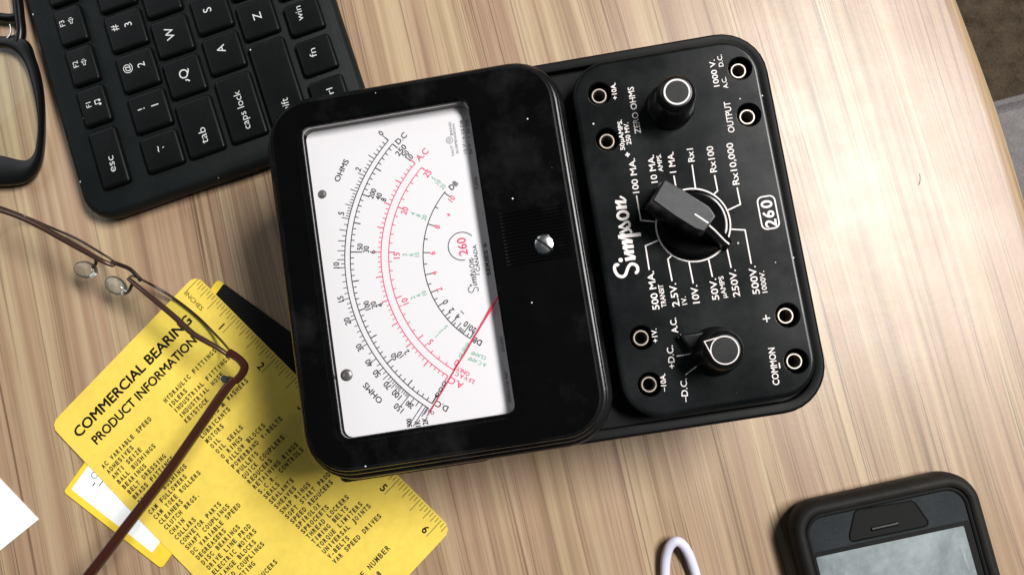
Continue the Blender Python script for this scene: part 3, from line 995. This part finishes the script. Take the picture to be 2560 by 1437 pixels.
# ================================================================== the keyboard
def keyboard():
    c = P(275, 540, 8)
    f = Frame('keyboard', c[0], c[1], 108.9, 'black keyboard with white key lettering beside the upper left of the multimeter', 'keyboard')
    E = f.e
    mb = MB()
    Z = 11.4
    x0, x1, y0, y1 = -1.7, 250.0, -125.2, 9.2
    prof = ((5, 0.4), (2.0, 1.2), (0.3, 4.0), (0, 6.5), (0.2, 8.0), (0.9, 9.8), (1.8, 10.8), (3.0, Z))
    loft(mb, [rri(x0, x1, y0, y1, 13.5, i, z) for i, z in prof], True, True)
    mb.build('body', E, 'keybody', 40)
    KZ = 14.0
    rows = {'f': (-15.9, -3.0), 'n': (-41.4, -24.0), 'q': (-60.3, -43.4), 'a': (-80.0, -63.2), 's': (-98.8, -82.0), 'b': (-118.2, -102.2)}
    keys = {}
    def key(name, row, xa, xb):
        k = MB()
        ya, yb = rows[row]
        loft(k, [rri(xa, xb, ya, yb, 1.7, i, z, 4) for i, z in ((0.0, 11.2), (0.1, 12.9), (0.35, 13.6), (0.9, 13.95), (1.6, KZ))], False, True)
        # the sharp centre gets a shallow dish by its shading only: real dishes here are under 0.2 mm
        o = k.build('key', E, 'key', 40, None, ((xa + xb) / 2, (ya + yb) / 2, 11.2))
        keys[name] = (o, (xa + xb) / 2, (ya + yb) / 2)
    P0 = 19.6
    key('esc', 'f', 9.6, 36.6)
    for i in range(5):
        key('F%d' % (i + 1), 'f', 39.1 + P0 * i, 56.8 + P0 * i)
    key('tilde', 'n', 9.6, 26.2)
    for i in range(5):
        key('n%d' % (i + 1), 'n', 28.2 + P0 * i, 46.0 + P0 * i)
    key('tab', 'q', 9.6, 35.6)
    for i, k in enumerate('QWERT'):
        key(k, 'q', 37.8 + P0 * i, 55.6 + P0 * i)
    key('caps', 'a', 9.6, 39.9)
    for i, k in enumerate('ASDFG'):
        key(k, 'a', 42.0 + P0 * i, 59.8 + P0 * i)
    key('shift', 's', 9.6, 49.6)
    for i, k in enumerate('ZXCV'):
        key(k, 's', 51.9 + P0 * i, 69.2 + P0 * i)
    key('ctrl', 'b', 9.6, 24.5)
    key('fn', 'b', 27.3, 43.8)
    key('win', 'b', 46.6, 61.6)
    key('alt', 'b', 64.4, 80.4)
    key('space', 'b', 83.2, 180.0)
    S = 333.0 / 2000.0
    legs = {}
    def at(name, px, py):
        q = f.L(px, py, KZ)
        o, kx, ky = keys[name]
        if name not in legs:
            legs[name] = MB()
        return legs[name], (q[0], q[1])
    zl = KZ + 0.03
    def lab(name, s, px, py, cap, nar=1.0, wt=0.0):
        mb, q = at(name, px, py)
        h = cap * S / CAP
        put_text(mb, s, q, 0.0, h * nar, h, zl, 0, wt, 'mid')
    def labfit(name, s, xa, ya, xb, yb, cap, wt=0.0):
        mb, q = at(name, xa, ya)
        fit_text(mb, s, q, f.L(xb, yb, KZ), cap * S, zl, 0, wt)
    for nm, s, px, py, cap in (('F3', 'F3', 155.3, 60, 14), ('F2', 'F2', 189, 161.6, 14), ('F1', 'F1', 221.7, 263, 14), ('n3', '#', 286, 71.4, 20), ('n3', '3', 320, 61.4, 20), ('n2', '@', 318, 172.8, 19), ('n2', '2', 352.7, 162.3, 20),
                               ('n1', '!', 353, 273.5, 19), ('n1', '1', 387, 263, 20), ('tilde', '~', 393.8, 373.8, 20), ('tilde', '`', 414.5, 366.3, 20), ('W', 'W', 424, 85.2, 23), ('Q', 'Q', 458.9, 185.4, 24), ('S', 'S', 518, 26, 22),
                               ('A', 'A', 552.4, 123, 22), ('Z', 'Z', 642.8, 41.3, 22)):
        lab(nm, s, px, py, cap, 1.0, 0.0)
    labfit('esc', 'esc', 290.6, 427.4, 282.5, 388.5, 20, -0.006)
    labfit('tab', 'tab', 521.5, 356, 511.5, 317, 20, -0.006)
    labfit('caps', 'caps lock', 627.3, 320, 598, 226, 19, -0.006)
    labfit('shift', 'shift', 729, 286, 718.5, 244, 19, -0.006)
    labfit('fn', 'fn', 792.5, 141, 787.5, 120, 18, -0.006)
    labfit('win', 'win', 759.5, 50, 751, 14.5, 18, -0.006)
    labfit('ctrl', 'ctrl', 842, 258, 830.5, 219, 17, -0.006)
    # function-row pictograms: two joined notes, two loudspeakers
    mb, q = at('F1', 243, 255)
    for k, sx in enumerate((-0.9, 0.9)):
        strip(mb, [(q[0] + sx, q[1] - 1.0), (q[0] + sx, q[1] + 1.1)], 0.3, zl)
        disc(mb, q[0] + sx - 0.4, q[1] - 1.1, 0.55, zl + 0.005, 0, 12)
    strip(mb, [(q[0] - 0.9, q[1] + 1.0), (q[0] + 0.9, q[1] + 1.0)], 0.45, zl + 0.01)
    for nm, px, py in (('F2', 210, 156.6), ('F3', 177.4, 53)):
        mb, q = at(nm, px, py)
        strip(mb, [(q[0] - 1.2, q[1] - 0.45), (q[0] - 1.2, q[1] + 0.45), (q[0] - 0.3, q[1] + 0.45), (q[0] + 0.6, q[1] + 1.1), (q[0] + 0.6, q[1] - 1.1), (q[0] - 0.3, q[1] - 0.45)], 0.26, zl, 0, True)
        annulus(mb, q[0] + 0.5, q[1], 1.0, 0.24, zl + 0.005, 0, 10, -45, 45)
    # the chipped tail beside the Q
    mb, q = at('Q', 468.5, 200)
    strip(mb, [(q[0] - 0.9, q[1] - 0.9), (q[0], q[1] - 0.1), (q[0] + 0.1, q[1] + 0.9)], 0.55, zl)
    for nm, m_ in legs.items():
        o, kx, ky = keys[nm]
        m_.v = [(x - kx, y - ky, z - 11.2) for x, y, z in m_.v]
        m_.build('legend', o, 'legend')
keyboard()

# ================================================================== cards on the left
def sleeve():
    A, B, D, Cc = P(543, 698, 1.6), P(157, 1229, 1.6), P(780, 895, 1.6), P(395, 1425, 1.6)
    ux, uy = A[0] - B[0], A[1] - B[1]
    ln_ = math.hypot(ux, uy)
    deg = math.degrees(math.atan2(uy, ux))
    f = Frame('card_sleeve', B[0], B[1], deg, 'yellow bordered sleeve with white and black panels, half hidden under the printed yellow card', 'card sleeve')
    w = f.w(*D)[1]
    w = -abs(w)
    mb = MB()
    loft(mb, [rri(0, ln_, w, 0, 1.6, i, z, 4) for i, z in ((0.2, 0.15), (0, 0.5), (0, 1.3), (0.25, 1.6))], True, True)
    mb.build('backing', f.e, 'yellow2')
    pb = MB()
    x0 = f.L(163, 1233, 1.65)
    x1 = f.L(215, 1167, 1.65)
    x2 = f.L(406, 1409, 1.65)
    loft(pb, [rr(3.2, 57, w + 7.5, -2.4, 0.5, z, 3) for z in (1.5, 1.66)], True, True)
    pan = pb.build('white_panel', f.e, 'paper')
    ib = MB()
    for s, px, py, cap in (('G', 236, 1187, 9),):
        q = f.L(px, py, 1.7)
        annulus(ib, q[0], q[1], 1.3, 0.3, 1.70, 0, 16, 40, 330)
        strip(ib, [(q[0] - 4.2, q[1] - 2.2), (q[0] - 2.2, q[1] - 2.2)], 0.5, 1.70)
        strip(ib, [(q[0] - 2.4, q[1] - 4.6), (q[0] + 1.0, q[1] - 4.6)], 0.4, 1.71)
    ib.build('small_print', pan, 'ink')
    bb = MB()
    loft(bb, [rr(60, ln_ + 0.05, w - 0.05, -3.6, 0.5, z, 3) for z in (0.2, 1.75)], True, True)
    bb.build('black_panel', f.e, 'black_print')
sleeve()

def card():
    ZC = 2.3
    Lc, T, R_ = P(125, 1062, ZC), P(489, 686, ZC), P(1145, 1306, ZC * 0.4)
    deg = math.degrees(math.atan2(T[1] - Lc[1], T[0] - Lc[0]))
    f = Frame('reference_card', Lc[0], Lc[1], deg, 'yellow printed card with an inch ruler along its edge, lying under the multimeter corner', 'card')
    w = math.hypot(T[0] - Lc[0], T[1] - Lc[1])
    r = f.w(*R_)
    h = r[1]                                                # downwards, negative
    h2 = h - 26
    def zf(x, y):
        t = min(max((-y - 62) / 62.0, 0), 1)
        t = t * t * (3 - 2 * t)
        lift = 0.9 * SIN(PI * min(max(x / w, 0), 1)) * max(0, 1 - abs(-y - 75) / 70.0)
        return (2.0 * (1 - t) + 0.18 * t) + lift
    mb = MB()
    nx, ny = 30, 48
    cr = 4.3
    X1 = w
    def pt(i, j):
        x, y = X1 * i / nx, h * j / ny
        # rounded corners: pull grid points onto the corner arc
        for cx_, cy_, sx, sy in ((cr, -cr, -1, 1), (X1 - cr, -cr, 1, 1), (cr, h + cr, -1, -1), (X1 - cr, h + cr, 1, -1)):
            dx, dy = (x - cx_) * sx, (y - cy_) * sy
            if dx > 0 and dy > 0:
                m_, l_ = max(dx, dy), math.hypot(dx, dy)
                if l_ > 1e-6:
                    x, y = cx_ + sx * dx * m_ / l_, cy_ + sy * dy * m_ / l_
        return x, y
    top = [[pt(i, j) for i in range(nx + 1)] for j in range(ny + 1)]
    vs = [(x, y, 0.25) for row in top for x, y in row] + [(x, y, -0.1) for row in top for x, y in row]
    K = (nx + 1) * (ny + 1)
    idx = lambda i, j: j * (nx + 1) + i
    fs = []
    for j in range(ny):
        for i in range(nx):
            q = (idx(i, j), idx(i, j + 1), idx(i + 1, j + 1), idx(i + 1, j))
            fs += [q, tuple(k + K for k in reversed(q))]
    loop = [idx(i, 0) for i in range(nx)] + [idx(nx, j) for j in range(ny)] + [idx(i, ny) for i in range(nx, 0, -1)] + [idx(0, j) for j in range(ny, 0, -1)]
    for a, b in zip(loop, loop[1:] + loop[:1]):
        fs.append((a, b, b + K, a + K))
    mb.add(vs, fs)
    sheet = mb.build('card_sheet', f.e, 'yellow', 50, zf)
    pk = MB()
    z = 0.30
    q = lambda x, y: f.L(x, y, 1.9)
    S = 345.0 / 2000.0
    g = 14.0 / 9.0
    for dx, dy, dz in ((0, 0, 0), (1.3, 1.0, 0.004), (-0.6, 1.3, 0.008), (0.4, -0.7, 0.012)):
        fit_text(pk, 'COMMERCIAL BEARING', q(199 + dx, 1093 + dy), q(482 + dx, 803 + dy), 25.5 * S, z + dz)
        if dz < 0.01:
            fit_text(pk, 'PRODUCT INFORMATION', q(244 + dx, 1110 + dy), q(494 + dx, 853 + dy), 23 * S, z + dz)
    def mono(s, x, y, pitch, cap, wt=0.022, mi=1, dx=0.7000, dy=-0.7141):
        for i, ch in enumerate(s):
            if ch == ' ':
                continue
            c0 = (x + dx * pitch * (i + 0.42), y + dy * pitch * (i + 0.42))
            p = q(c0[0] + dx * 0, c0[1])
            p2 = q(c0[0] + dx * 10, c0[1] + dy * 10)
            a = math.atan2(p2[1] - p[1], p2[0] - p[0])
            hh = cap * S / CAP
            vs_, fs_ = glyph(ch, wt)
            wd = max(v[0] for v in vs_) - min(v[0] for v in vs_)
            tgt = 0.66 * pitch * S
            sx = hh * 0.95 if ch in 'I.1-&' else min(tgt / wd, hh * 1.25)
            c_, s_ = COS(a), SIN(a)
            org = (p[0] - s_ * cap * S / 2, p[1] + c_ * cap * S / 2)
            put_text(pk, ch, org, a, sx, hh, z, mi, wt, 'mid')
            put_text(pk, ch, (org[0] + 0.10, org[1] + 0.03), a, sx, hh, z + 0.005, mi, wt, 'mid')
            put_text(pk, ch, (org[0] - 0.04, org[1] + 0.09), a, sx, hh, z + 0.010, mi, wt, 'mid')
    col1 = ['AC VARIABLE SPEED', 'ADHESIVES', 'ANTI SEIZE', 'BALL BUSHINGS', 'BEARINGS', 'BELT DRESSING', 'BRASS FITTINGS', 'BRONZE', 'BUSHINGS', 'CAM FOLLOWERS', 'CAM YOKE ROLLERS', 'CLEANERS', 'CLUTCH BRGS.', 'CHAIN', 'COLLARS',
            'CONVEYOR PARTS', 'SHAFT COUPLINGS', 'DC VARIABLE SPEED', 'DEGREASERS', 'DISC BEARINGS', 'DRIVE LINE PROD', 'ELECTRIC MOTORS', 'FLANGE BLOCKS', 'GRID COUPLINGS', 'GASKETING', '', 'GEAR REDUCERS']
    for i, s in enumerate(col1):
        off = 70 if s == 'BUSHINGS' else 0
        mono(s, 260.5 + 13.05 * i + off * 0.7, 1172.0 + 12.66 * i - off * 0.714, 10.35, 11.5)
    col2 = ['HYDRAULIC FITTINGS', 'IDLERS', 'INDUSTRIAL FITTINGS', 'INDUSTRIAL HOSE', 'KEYSTOCK', '', 'LOCKNUTS & WASHERS', 'LUBRICANTS', 'MOTORS', 'OIL', 'OIL SEALS', 'O RINGS', 'PILLOW BLOCKS', 'POWERBAND V-BELTS', 'PULLEYS', 'QUICK COUPLERS',
            'REDUCERS', 'RETAINING RINGS', 'S.C.R. CONTROLS', 'SEALS', 'SEALANTS', 'SHEAVES', 'SNAP RINGS', 'SOFT START PROD', 'SPEED REDUCERS', 'SPIROLOX', 'SPROCKETS', 'THREAD LOCKERS', 'TIMING BELTS', 'TORQUE LIMITERS', 'UNIVERSAL JOINTS',
            'V-BELTS', 'VAR SPEED DRIVES']
    for i, s in enumerate(col2):
        mono(s, 416.5 + 13.1 * i, 1007.5 + 12.62 * i, 10.2 + 0.012 * i, 11.5)
    mono('FREE NUMBER', 880, 1474, 12.9, 13.5, 0.01, 1, 0.682, -0.731)
    mono('18', 938.5, 1452, 11.5, 13.0)
    # ruler along the right-hand edge
    inch = 25.1
    off = abs(f.L(489, 699, 1.9)[1]) * 0 + 2.3
    y0 = -off
    k = 0
    while True:
        y = y0 - inch * k / 16
        if y < h + 2:
            break
        l = 9.2 if k % 16 == 0 else 6.6 if k % 8 == 0 else 5.0 if k % 4 == 0 else 3.6 if k % 2 == 0 else 2.5
        strip(pk, [(w - 0.5 - l, y), (w - 0.5, y)], 0.26, z, 1)
        if k % 16 == 0 and k:
            hh = 19 * S / CAP
            put_text(pk, str(k // 16), (w - 8.0, y + 2.3), -PI / 2, hh * 0.95, hh, z, 0, 0.025, 'mid')
        k += 1
    fit_text(pk, 'INCHES', q(462, 736), q(503, 777.5), 11.5 * S, z, 1, 0.006)
    pk.build('card_printing', sheet, ['black_print', 'card_ink'], 60, zf)
card()

def slip():
    a, b, c = P(97, 1297, 0.3), P(-120, 1069, 0.3), P(-120, 1471.5, 0.3)
    f = Frame('paper_slip', a[0], a[1], 0, 'blank white paper corner at the left edge of the photo', 'paper')
    p = [f.w(*a), f.w(*b), f.w(b[0] + c[0] - a[0], b[1] + c[1] - a[1]), f.w(*c)]
    if sum(p[i][0] * p[(i + 1) % 4][1] - p[(i + 1) % 4][0] * p[i][1] for i in range(4)) < 0:
        p = p[::-1]
    mb = MB()
    prism(mb, p, 0.06, 0.42)
    mb.build('sheet', f.e, 'paper')
slip()

# ================================================================== spectacles
def spectacles():
    c = P(330, 690, 3)
    f = Frame('eyeglasses', c[0], c[1], 0, 'brown half-rim eyeglasses with one temple lying across the yellow card', 'eyeglasses')
    E = f.e
    G = lambda x, y, z: f.L3(x, y, z)
    def lens_side(top, low):
        tp = catmull([G(*p) for p in top], 8)
        lw = catmull([G(*p) for p in low], 8)
        return tp, lw
    # right-hand lens (whole in view), then the left-hand one that leaves the photo
    r_top = [(322, 697, 27), (352, 722, 29), (395, 757, 30), (440, 795, 30.5), (480, 832, 30.5), (515, 853, 30), (550, 873, 29), (576, 892, 28)]
    r_low = [(322, 697, 27), (334, 690, 20), (372, 708, 9), (430, 742, 4.5), (490, 788, 4), (535, 832, 6), (568, 868, 15), (580, 888, 26)]
    l_top = [(284, 664, 27), (255, 652, 29), (200, 622, 30), (150, 594, 30.5), (100, 566, 30.5), (50, 543, 30), (0, 526, 29), (-40, 515, 28)]
    l_low = [(284, 664, 27), (282, 652, 20), (255, 634, 9), (190, 596, 4.5), (130, 570, 4), (60, 540, 6), (10, 521, 15), (-38, 508, 26)]
    front = MB()
    for top, low in ((r_top, r_low), (l_top, l_low)):
        tp, lw = lens_side(top, low)
        nmb = MB()
        n = len(tp)
        vs = [tuple(p) for p in tp] + [tuple(p) for p in lw]
        nmb.add(vs, [(i, i + 1, n + i + 1, n + i) for i in range(n - 1)])
        nmb.build('lens', E, 'lens', 60)
        k = len(tp)
        tube(front, tp, [1.15 + 0.45 * SIN(PI * i / (k - 1)) for i in range(k)], 10, 0, flat=0.75)
        tube(front, lw, 0.55, 8, 1)
    front.build('rims', E, ['rim_metal', 'dark_rim'], 50)
    bb = MB()
    tube(bb, catmull([G(280, 655, 26), G(300, 662, 26.5), G(325, 673, 26), G(345, 692, 25), (G(352, 702, 24))], 8), 0.85, 10)
    bb.build('bridge', E, 'dark_rim')
    for px, py, rot, arm in ((214, 674, -0.25, [(238, 640, 22), (240, 658, 20), (232, 668, 17)]), (290, 714, -0.55, [(330, 712, 22), (322, 728, 19), (312, 734, 16)])):
        pb = MB()
        c0 = Vector(G(px, py, 15))
        rings = []
        for i in range(1, 10):
            t = PI * i / 10
            rings.append([(c0.x + 5.5 * SIN(t) * COS(a) * COS(rot) - 3.7 * SIN(t) * SIN(a) * SIN(rot), c0.y + 5.5 * SIN(t) * COS(a) * SIN(rot) + 3.7 * SIN(t) * SIN(a) * COS(rot), c0.z - 2.2 * COS(t) * (1 + 0.3 * COS(a))) for a in [2 * PI * k / 20 for k in range(20)]])
        loft(pb, rings, True, True)
        pad = pb.build('nose_pad', E, 'pad', 60)
        ab = MB()
        tube(ab, catmull([G(*p) for p in arm], 6), 0.7, 8)
        ab.build('pad_arm', pad, 'dark_rim')
    # end piece, hinge, temple
    eb = MB()
    tube(eb, catmull([G(572, 880, 28), G(592, 893, 28), G(605, 905, 28), G(611, 918, 27.5), G(604, 936, 27), G(588, 953, 27)], 6), 2.2, 10, 0, flat=0.75)
    end = eb.build('end_piece', E, 'brown')
    hb = MB()
    h0 = G(560, 947, 29)
    lathe(hb, ((1.6, 25), (1.6, 29.4), (1.1, 30)), h0[0], h0[1], 18)
    hb.build('hinge_screw', end, 'steel')
    tb = MB()
    path = catmull([G(585, 948, 27), G(560, 978, 27), G(500, 1066, 27), G(420, 1180, 27), G(330, 1297, 27), (G(222, 1437, 26)), G(120, 1560, 20), G(60, 1630, 8), G(45, 1650, 3.5)], 8)
    k = len(path)
    tube(tb, path, [2.5 + 0.5 * min(1, i / (0.6 * k)) for i in range(k)], 12, 0, flat=0.72)
    tb.build('temple', E, 'brown', 50)
    # the other temple folded out of view on the left still carries the frame
    t2 = MB()
    path = catmull([G(-40, 512, 27), G(-70, 530, 27), G(-140, 650, 27), G(-260, 880, 27), G(-380, 1060, 12), G(-400, 1090, 3.5)], 8)
    tube(t2, path, 2.6, 12, 0, flat=0.72)
    t2.build('temple', E, 'brown', 50)
spectacles()

def reading_glasses():
    Z0, Z1 = 2.6, 6.0
    c = P(30, 270, Z1)
    f = Frame('reading_glasses', c[0], c[1], 0, 'thick black framed glasses cut off at the left edge beside the keyboard', 'eyeglasses')
    outer = [(-10, 94), (58, 96), (80, 140), (95, 190), (103, 245), (105, 300), (103, 360), (95, 405), (75, 440), (45, 458), (-20, 462), (-140, 450), (-190, 380), (-200, 280), (-180, 170), (-110, 100)]
    inner = [(-10, 115), (32, 125), (60, 160), (78, 215), (88, 265), (92, 305), (90, 345), (84, 378), (70, 396), (48, 399), (-15, 385), (-110, 375), (-150, 330), (-160, 270), (-145, 190), (-80, 125)]
    def ring(pts, z, ins=0.0):
        q = catmull([(*f.L(x, y, Z1), z) for x, y in pts], 6, True)
        cx = sum(p.x for p in q) / len(q)
        cy = sum(p.y for p in q) / len(q)
        out = []
        for p in q:
            d = Vector((p.x - cx, p.y - cy))
            d = d * (1 - ins / max(d.length, 1))
            out.append((cx + d.x, cy + d.y, z))
        return out
    mb = MB()
    loft(mb, [ring(outer, Z0, 0.4), ring(outer, Z0 + 1), ring(outer, Z1 - 1), ring(outer, Z1 - 0.2, 0.5), ring(outer, Z1, 1.2), ring(inner, Z1, -0.9), ring(inner, Z1 - 0.3, -0.3), ring(inner, Z1 - 1), ring(inner, Z0)], closed=True)
    # bar above the lens with the hinge opening
    fr = mb.build('frame', f.e, 'black_gloss', 40)
    lb = MB()
    r0 = ring(inner, (Z0 + Z1) / 2, -0.4)
    lb.add(r0, [tuple(range(len(r0)))])
    lb.build('lens', f.e, 'lens', 60)
    hb = MB()
    tube(hb, catmull([f.L3(30, -60, Z1 - 2), f.L3(42, -10, Z1 - 2), f.L3(48, 40, Z1 - 2), f.L3(52, 80, Z1 - 2), f.L3(48, 108, Z1 - 2)], 6), 2.3, 12)
    tube(hb, catmull([f.L3(-60, 36, Z1 - 2), f.L3(-10, 42, Z1 - 2), f.L3(25, 46, Z1 - 2), f.L3(46, 42, Z1 - 2)], 6), 2.0, 12)
    tube(hb, catmull([f.L3(-60, 92, Z1 - 2), f.L3(-5, 100, Z1 - 2), f.L3(28, 100, Z1 - 2), f.L3(50, 92, Z1 - 2)], 6), 1.7, 12)
    hb.build('temple', f.e, 'black_gloss', 50)
    gb = MB()
    tube(gb, catmull([f.L3(25, 62, Z1), f.L3(28, 75, Z1), f.L3(25, 88, Z1), f.L3(18, 96, Z1)], 5), 0.35, 6)
    gb.build('hinge_wire', fr, 'steel')
reading_glasses()

# ================================================================== phone and cable
def phone():
    ZT = 14.0
    a, b = P(2035, 1262, ZT), P(2345, 1195, ZT)
    deg = math.degrees(math.atan2(b[1] - a[1], b[0] - a[0]))
    f = Frame('phone', a[0], a[1], deg, 'phone in a thick black rubber case at the lower right of the table', 'phone')
    tl, tr = f.L(1985, 1340, ZT), f.L(2466, 1290, ZT)
    x0, x1 = tl[0] - 0.3, tr[0] + 0.6
    yt = f.L(2200, 1214, ZT)[1] - 0.8
    y0, y1 = yt - 140, yt
    mb = MB()
    r = 12.5
    rim = ((3.5, 0.3), (1.2, 1.4), (0.2, 4), (0, 7), (0.1, 10), (0.7, 12.2), (1.9, 13.6), (3.2, ZT), (4.6, 13.7), (5.3, 12.9), (5.6, 11.6))
    loft(mb, [rri(x0, x1, y0, y1, r, i, z, 10) for i, z in rim], True, True)
    mb.build('rubber_case', f.e, 'rubber', 40)
    zf = 12.4
    ins = 6.4
    fx0, fx1, fy1 = x0 + ins, x1 - ins, y1 - ins
    pl = MB()
    L = lambda x, y: f.L(1560 + x / 2.56, 1040 + y / 2.56, zf)
    yb = L(1700, 775)[1]
    loft(pl, [rri(fx0, fx1, y0 + ins, fy1, 7, i, z, 8) for i, z in ((0, 11.4), (0, 12.0), (0.35, zf))], False, True)
    plate = pl.build('face_plate', f.e, 'face', 40)
    # gasket line around the plate
    gk = MB()
    tube(gk, rri(fx0, fx1, y0 + ins, fy1, 7, -0.5, zf - 0.1, 8), 0.85, 8, 0, True)
    gk.build('gasket', plate, 'pit')
    # earpiece recess
    ep = MB()
    pts = [L(x, y) for x, y in ((1490, 600), (1840, 540), (1865, 555), (1945, 670), (1945, 692), (1920, 706), (1465, 800), (1447, 785), (1445, 755), (1475, 620))]
    if sum(pts[i][0] * pts[(i + 1) % len(pts)][1] - pts[(i + 1) % len(pts)][0] * pts[i][1] for i in range(len(pts))) < 0:
        pts = pts[::-1]
    prism(ep, pts, zf - 0.3, zf + 0.08, 0.06)
    ear = ep.build('earpiece', plate, 'pit', 40)
    sb = MB()
    s0, s1 = L(1585, 722), L(1752, 684)
    tube(sb, [(*s0, zf + 0.12), (*s1, zf + 0.12)], 0.8, 8, 0, flat=1.0)
    sb.build('speaker_slot', ear, 'knob')
    tb = MB()
    rim_pts = [(p[0], p[1], zf + 0.1) for p in pts]
    tube(tb, rim_pts, 0.35, 6, 0, True)
    tb.build('earpiece_rim', ear, 'black_gloss')
    # screen with its dark frame
    bz = MB()
    bx0, bx1 = L(1205, 870)[0], L(2200, 670)[0]
    by1 = L(1700, 770)[1]
    loft(bz, [rr(fx0 + 0.5, fx1 - 0.5, y0 + ins + 18, by1, 0.8, z, 3) for z in (zf - 0.2, zf + 0.12)], False, True)
    bz.build('screen_frame', plate, 'pit')
    sc = MB()
    sx0, sx1 = L(1222, 900)[0] + 0.3, L(2190, 740)[0] - 0.4
    sy1 = L(1700, 800)[1]
    loft(sc, [rr(sx0, sx1, y0 + ins + 20, sy1, 0.6, z, 3) for z in (zf + 0.0, zf + 0.22)], False, True)
    sc.build('screen', f.e, 'screen')
phone()

def cable():
    k = lambda x, y, z: (1560 + x / 2.56, 1040 + y / 2.56, z)
    c = P(1690, 1400, 3)
    f = Frame('cable', c[0], c[1], 0, 'loop of pale lavender white charging cable at the bottom edge', 'cable')
    pts = [k(262, 1400, 2.2), k(258, 1200, 2.2), k(262, 1016, 2.6), k(268, 910, 3.4), k(290, 835, 4.6), k(330, 800, 5.2), k(373, 818, 4.8), k(413, 880, 3.8), k(443, 960, 2.8), k(462, 1030, 2.3), k(490, 1200, 2.2), k(500, 1400, 2.2)]
    mb = MB()
    tube(mb, catmull([f.L3(*p) for p in pts], 10), 2.05, 14)
    o = mb.build('sheath', f.e, 'cable', 60)
cable()

def hair():
    c = P(2300, 450, 0.2)
    f = Frame('hair', c[0], c[1], 0, 'short curved dark hair lying on the bare bright table right of the multimeter', 'hair')
    mb = MB()
    tube(mb, catmull([f.L3(2299, 434, 0.12), f.L3(2301.5, 442, 0.3), f.L3(2301, 452, 0.3), f.L3(2297, 463, 0.12)], 5), 0.09, 6)
    mb.build('strand', f.e, 'dark_rim')
hair()
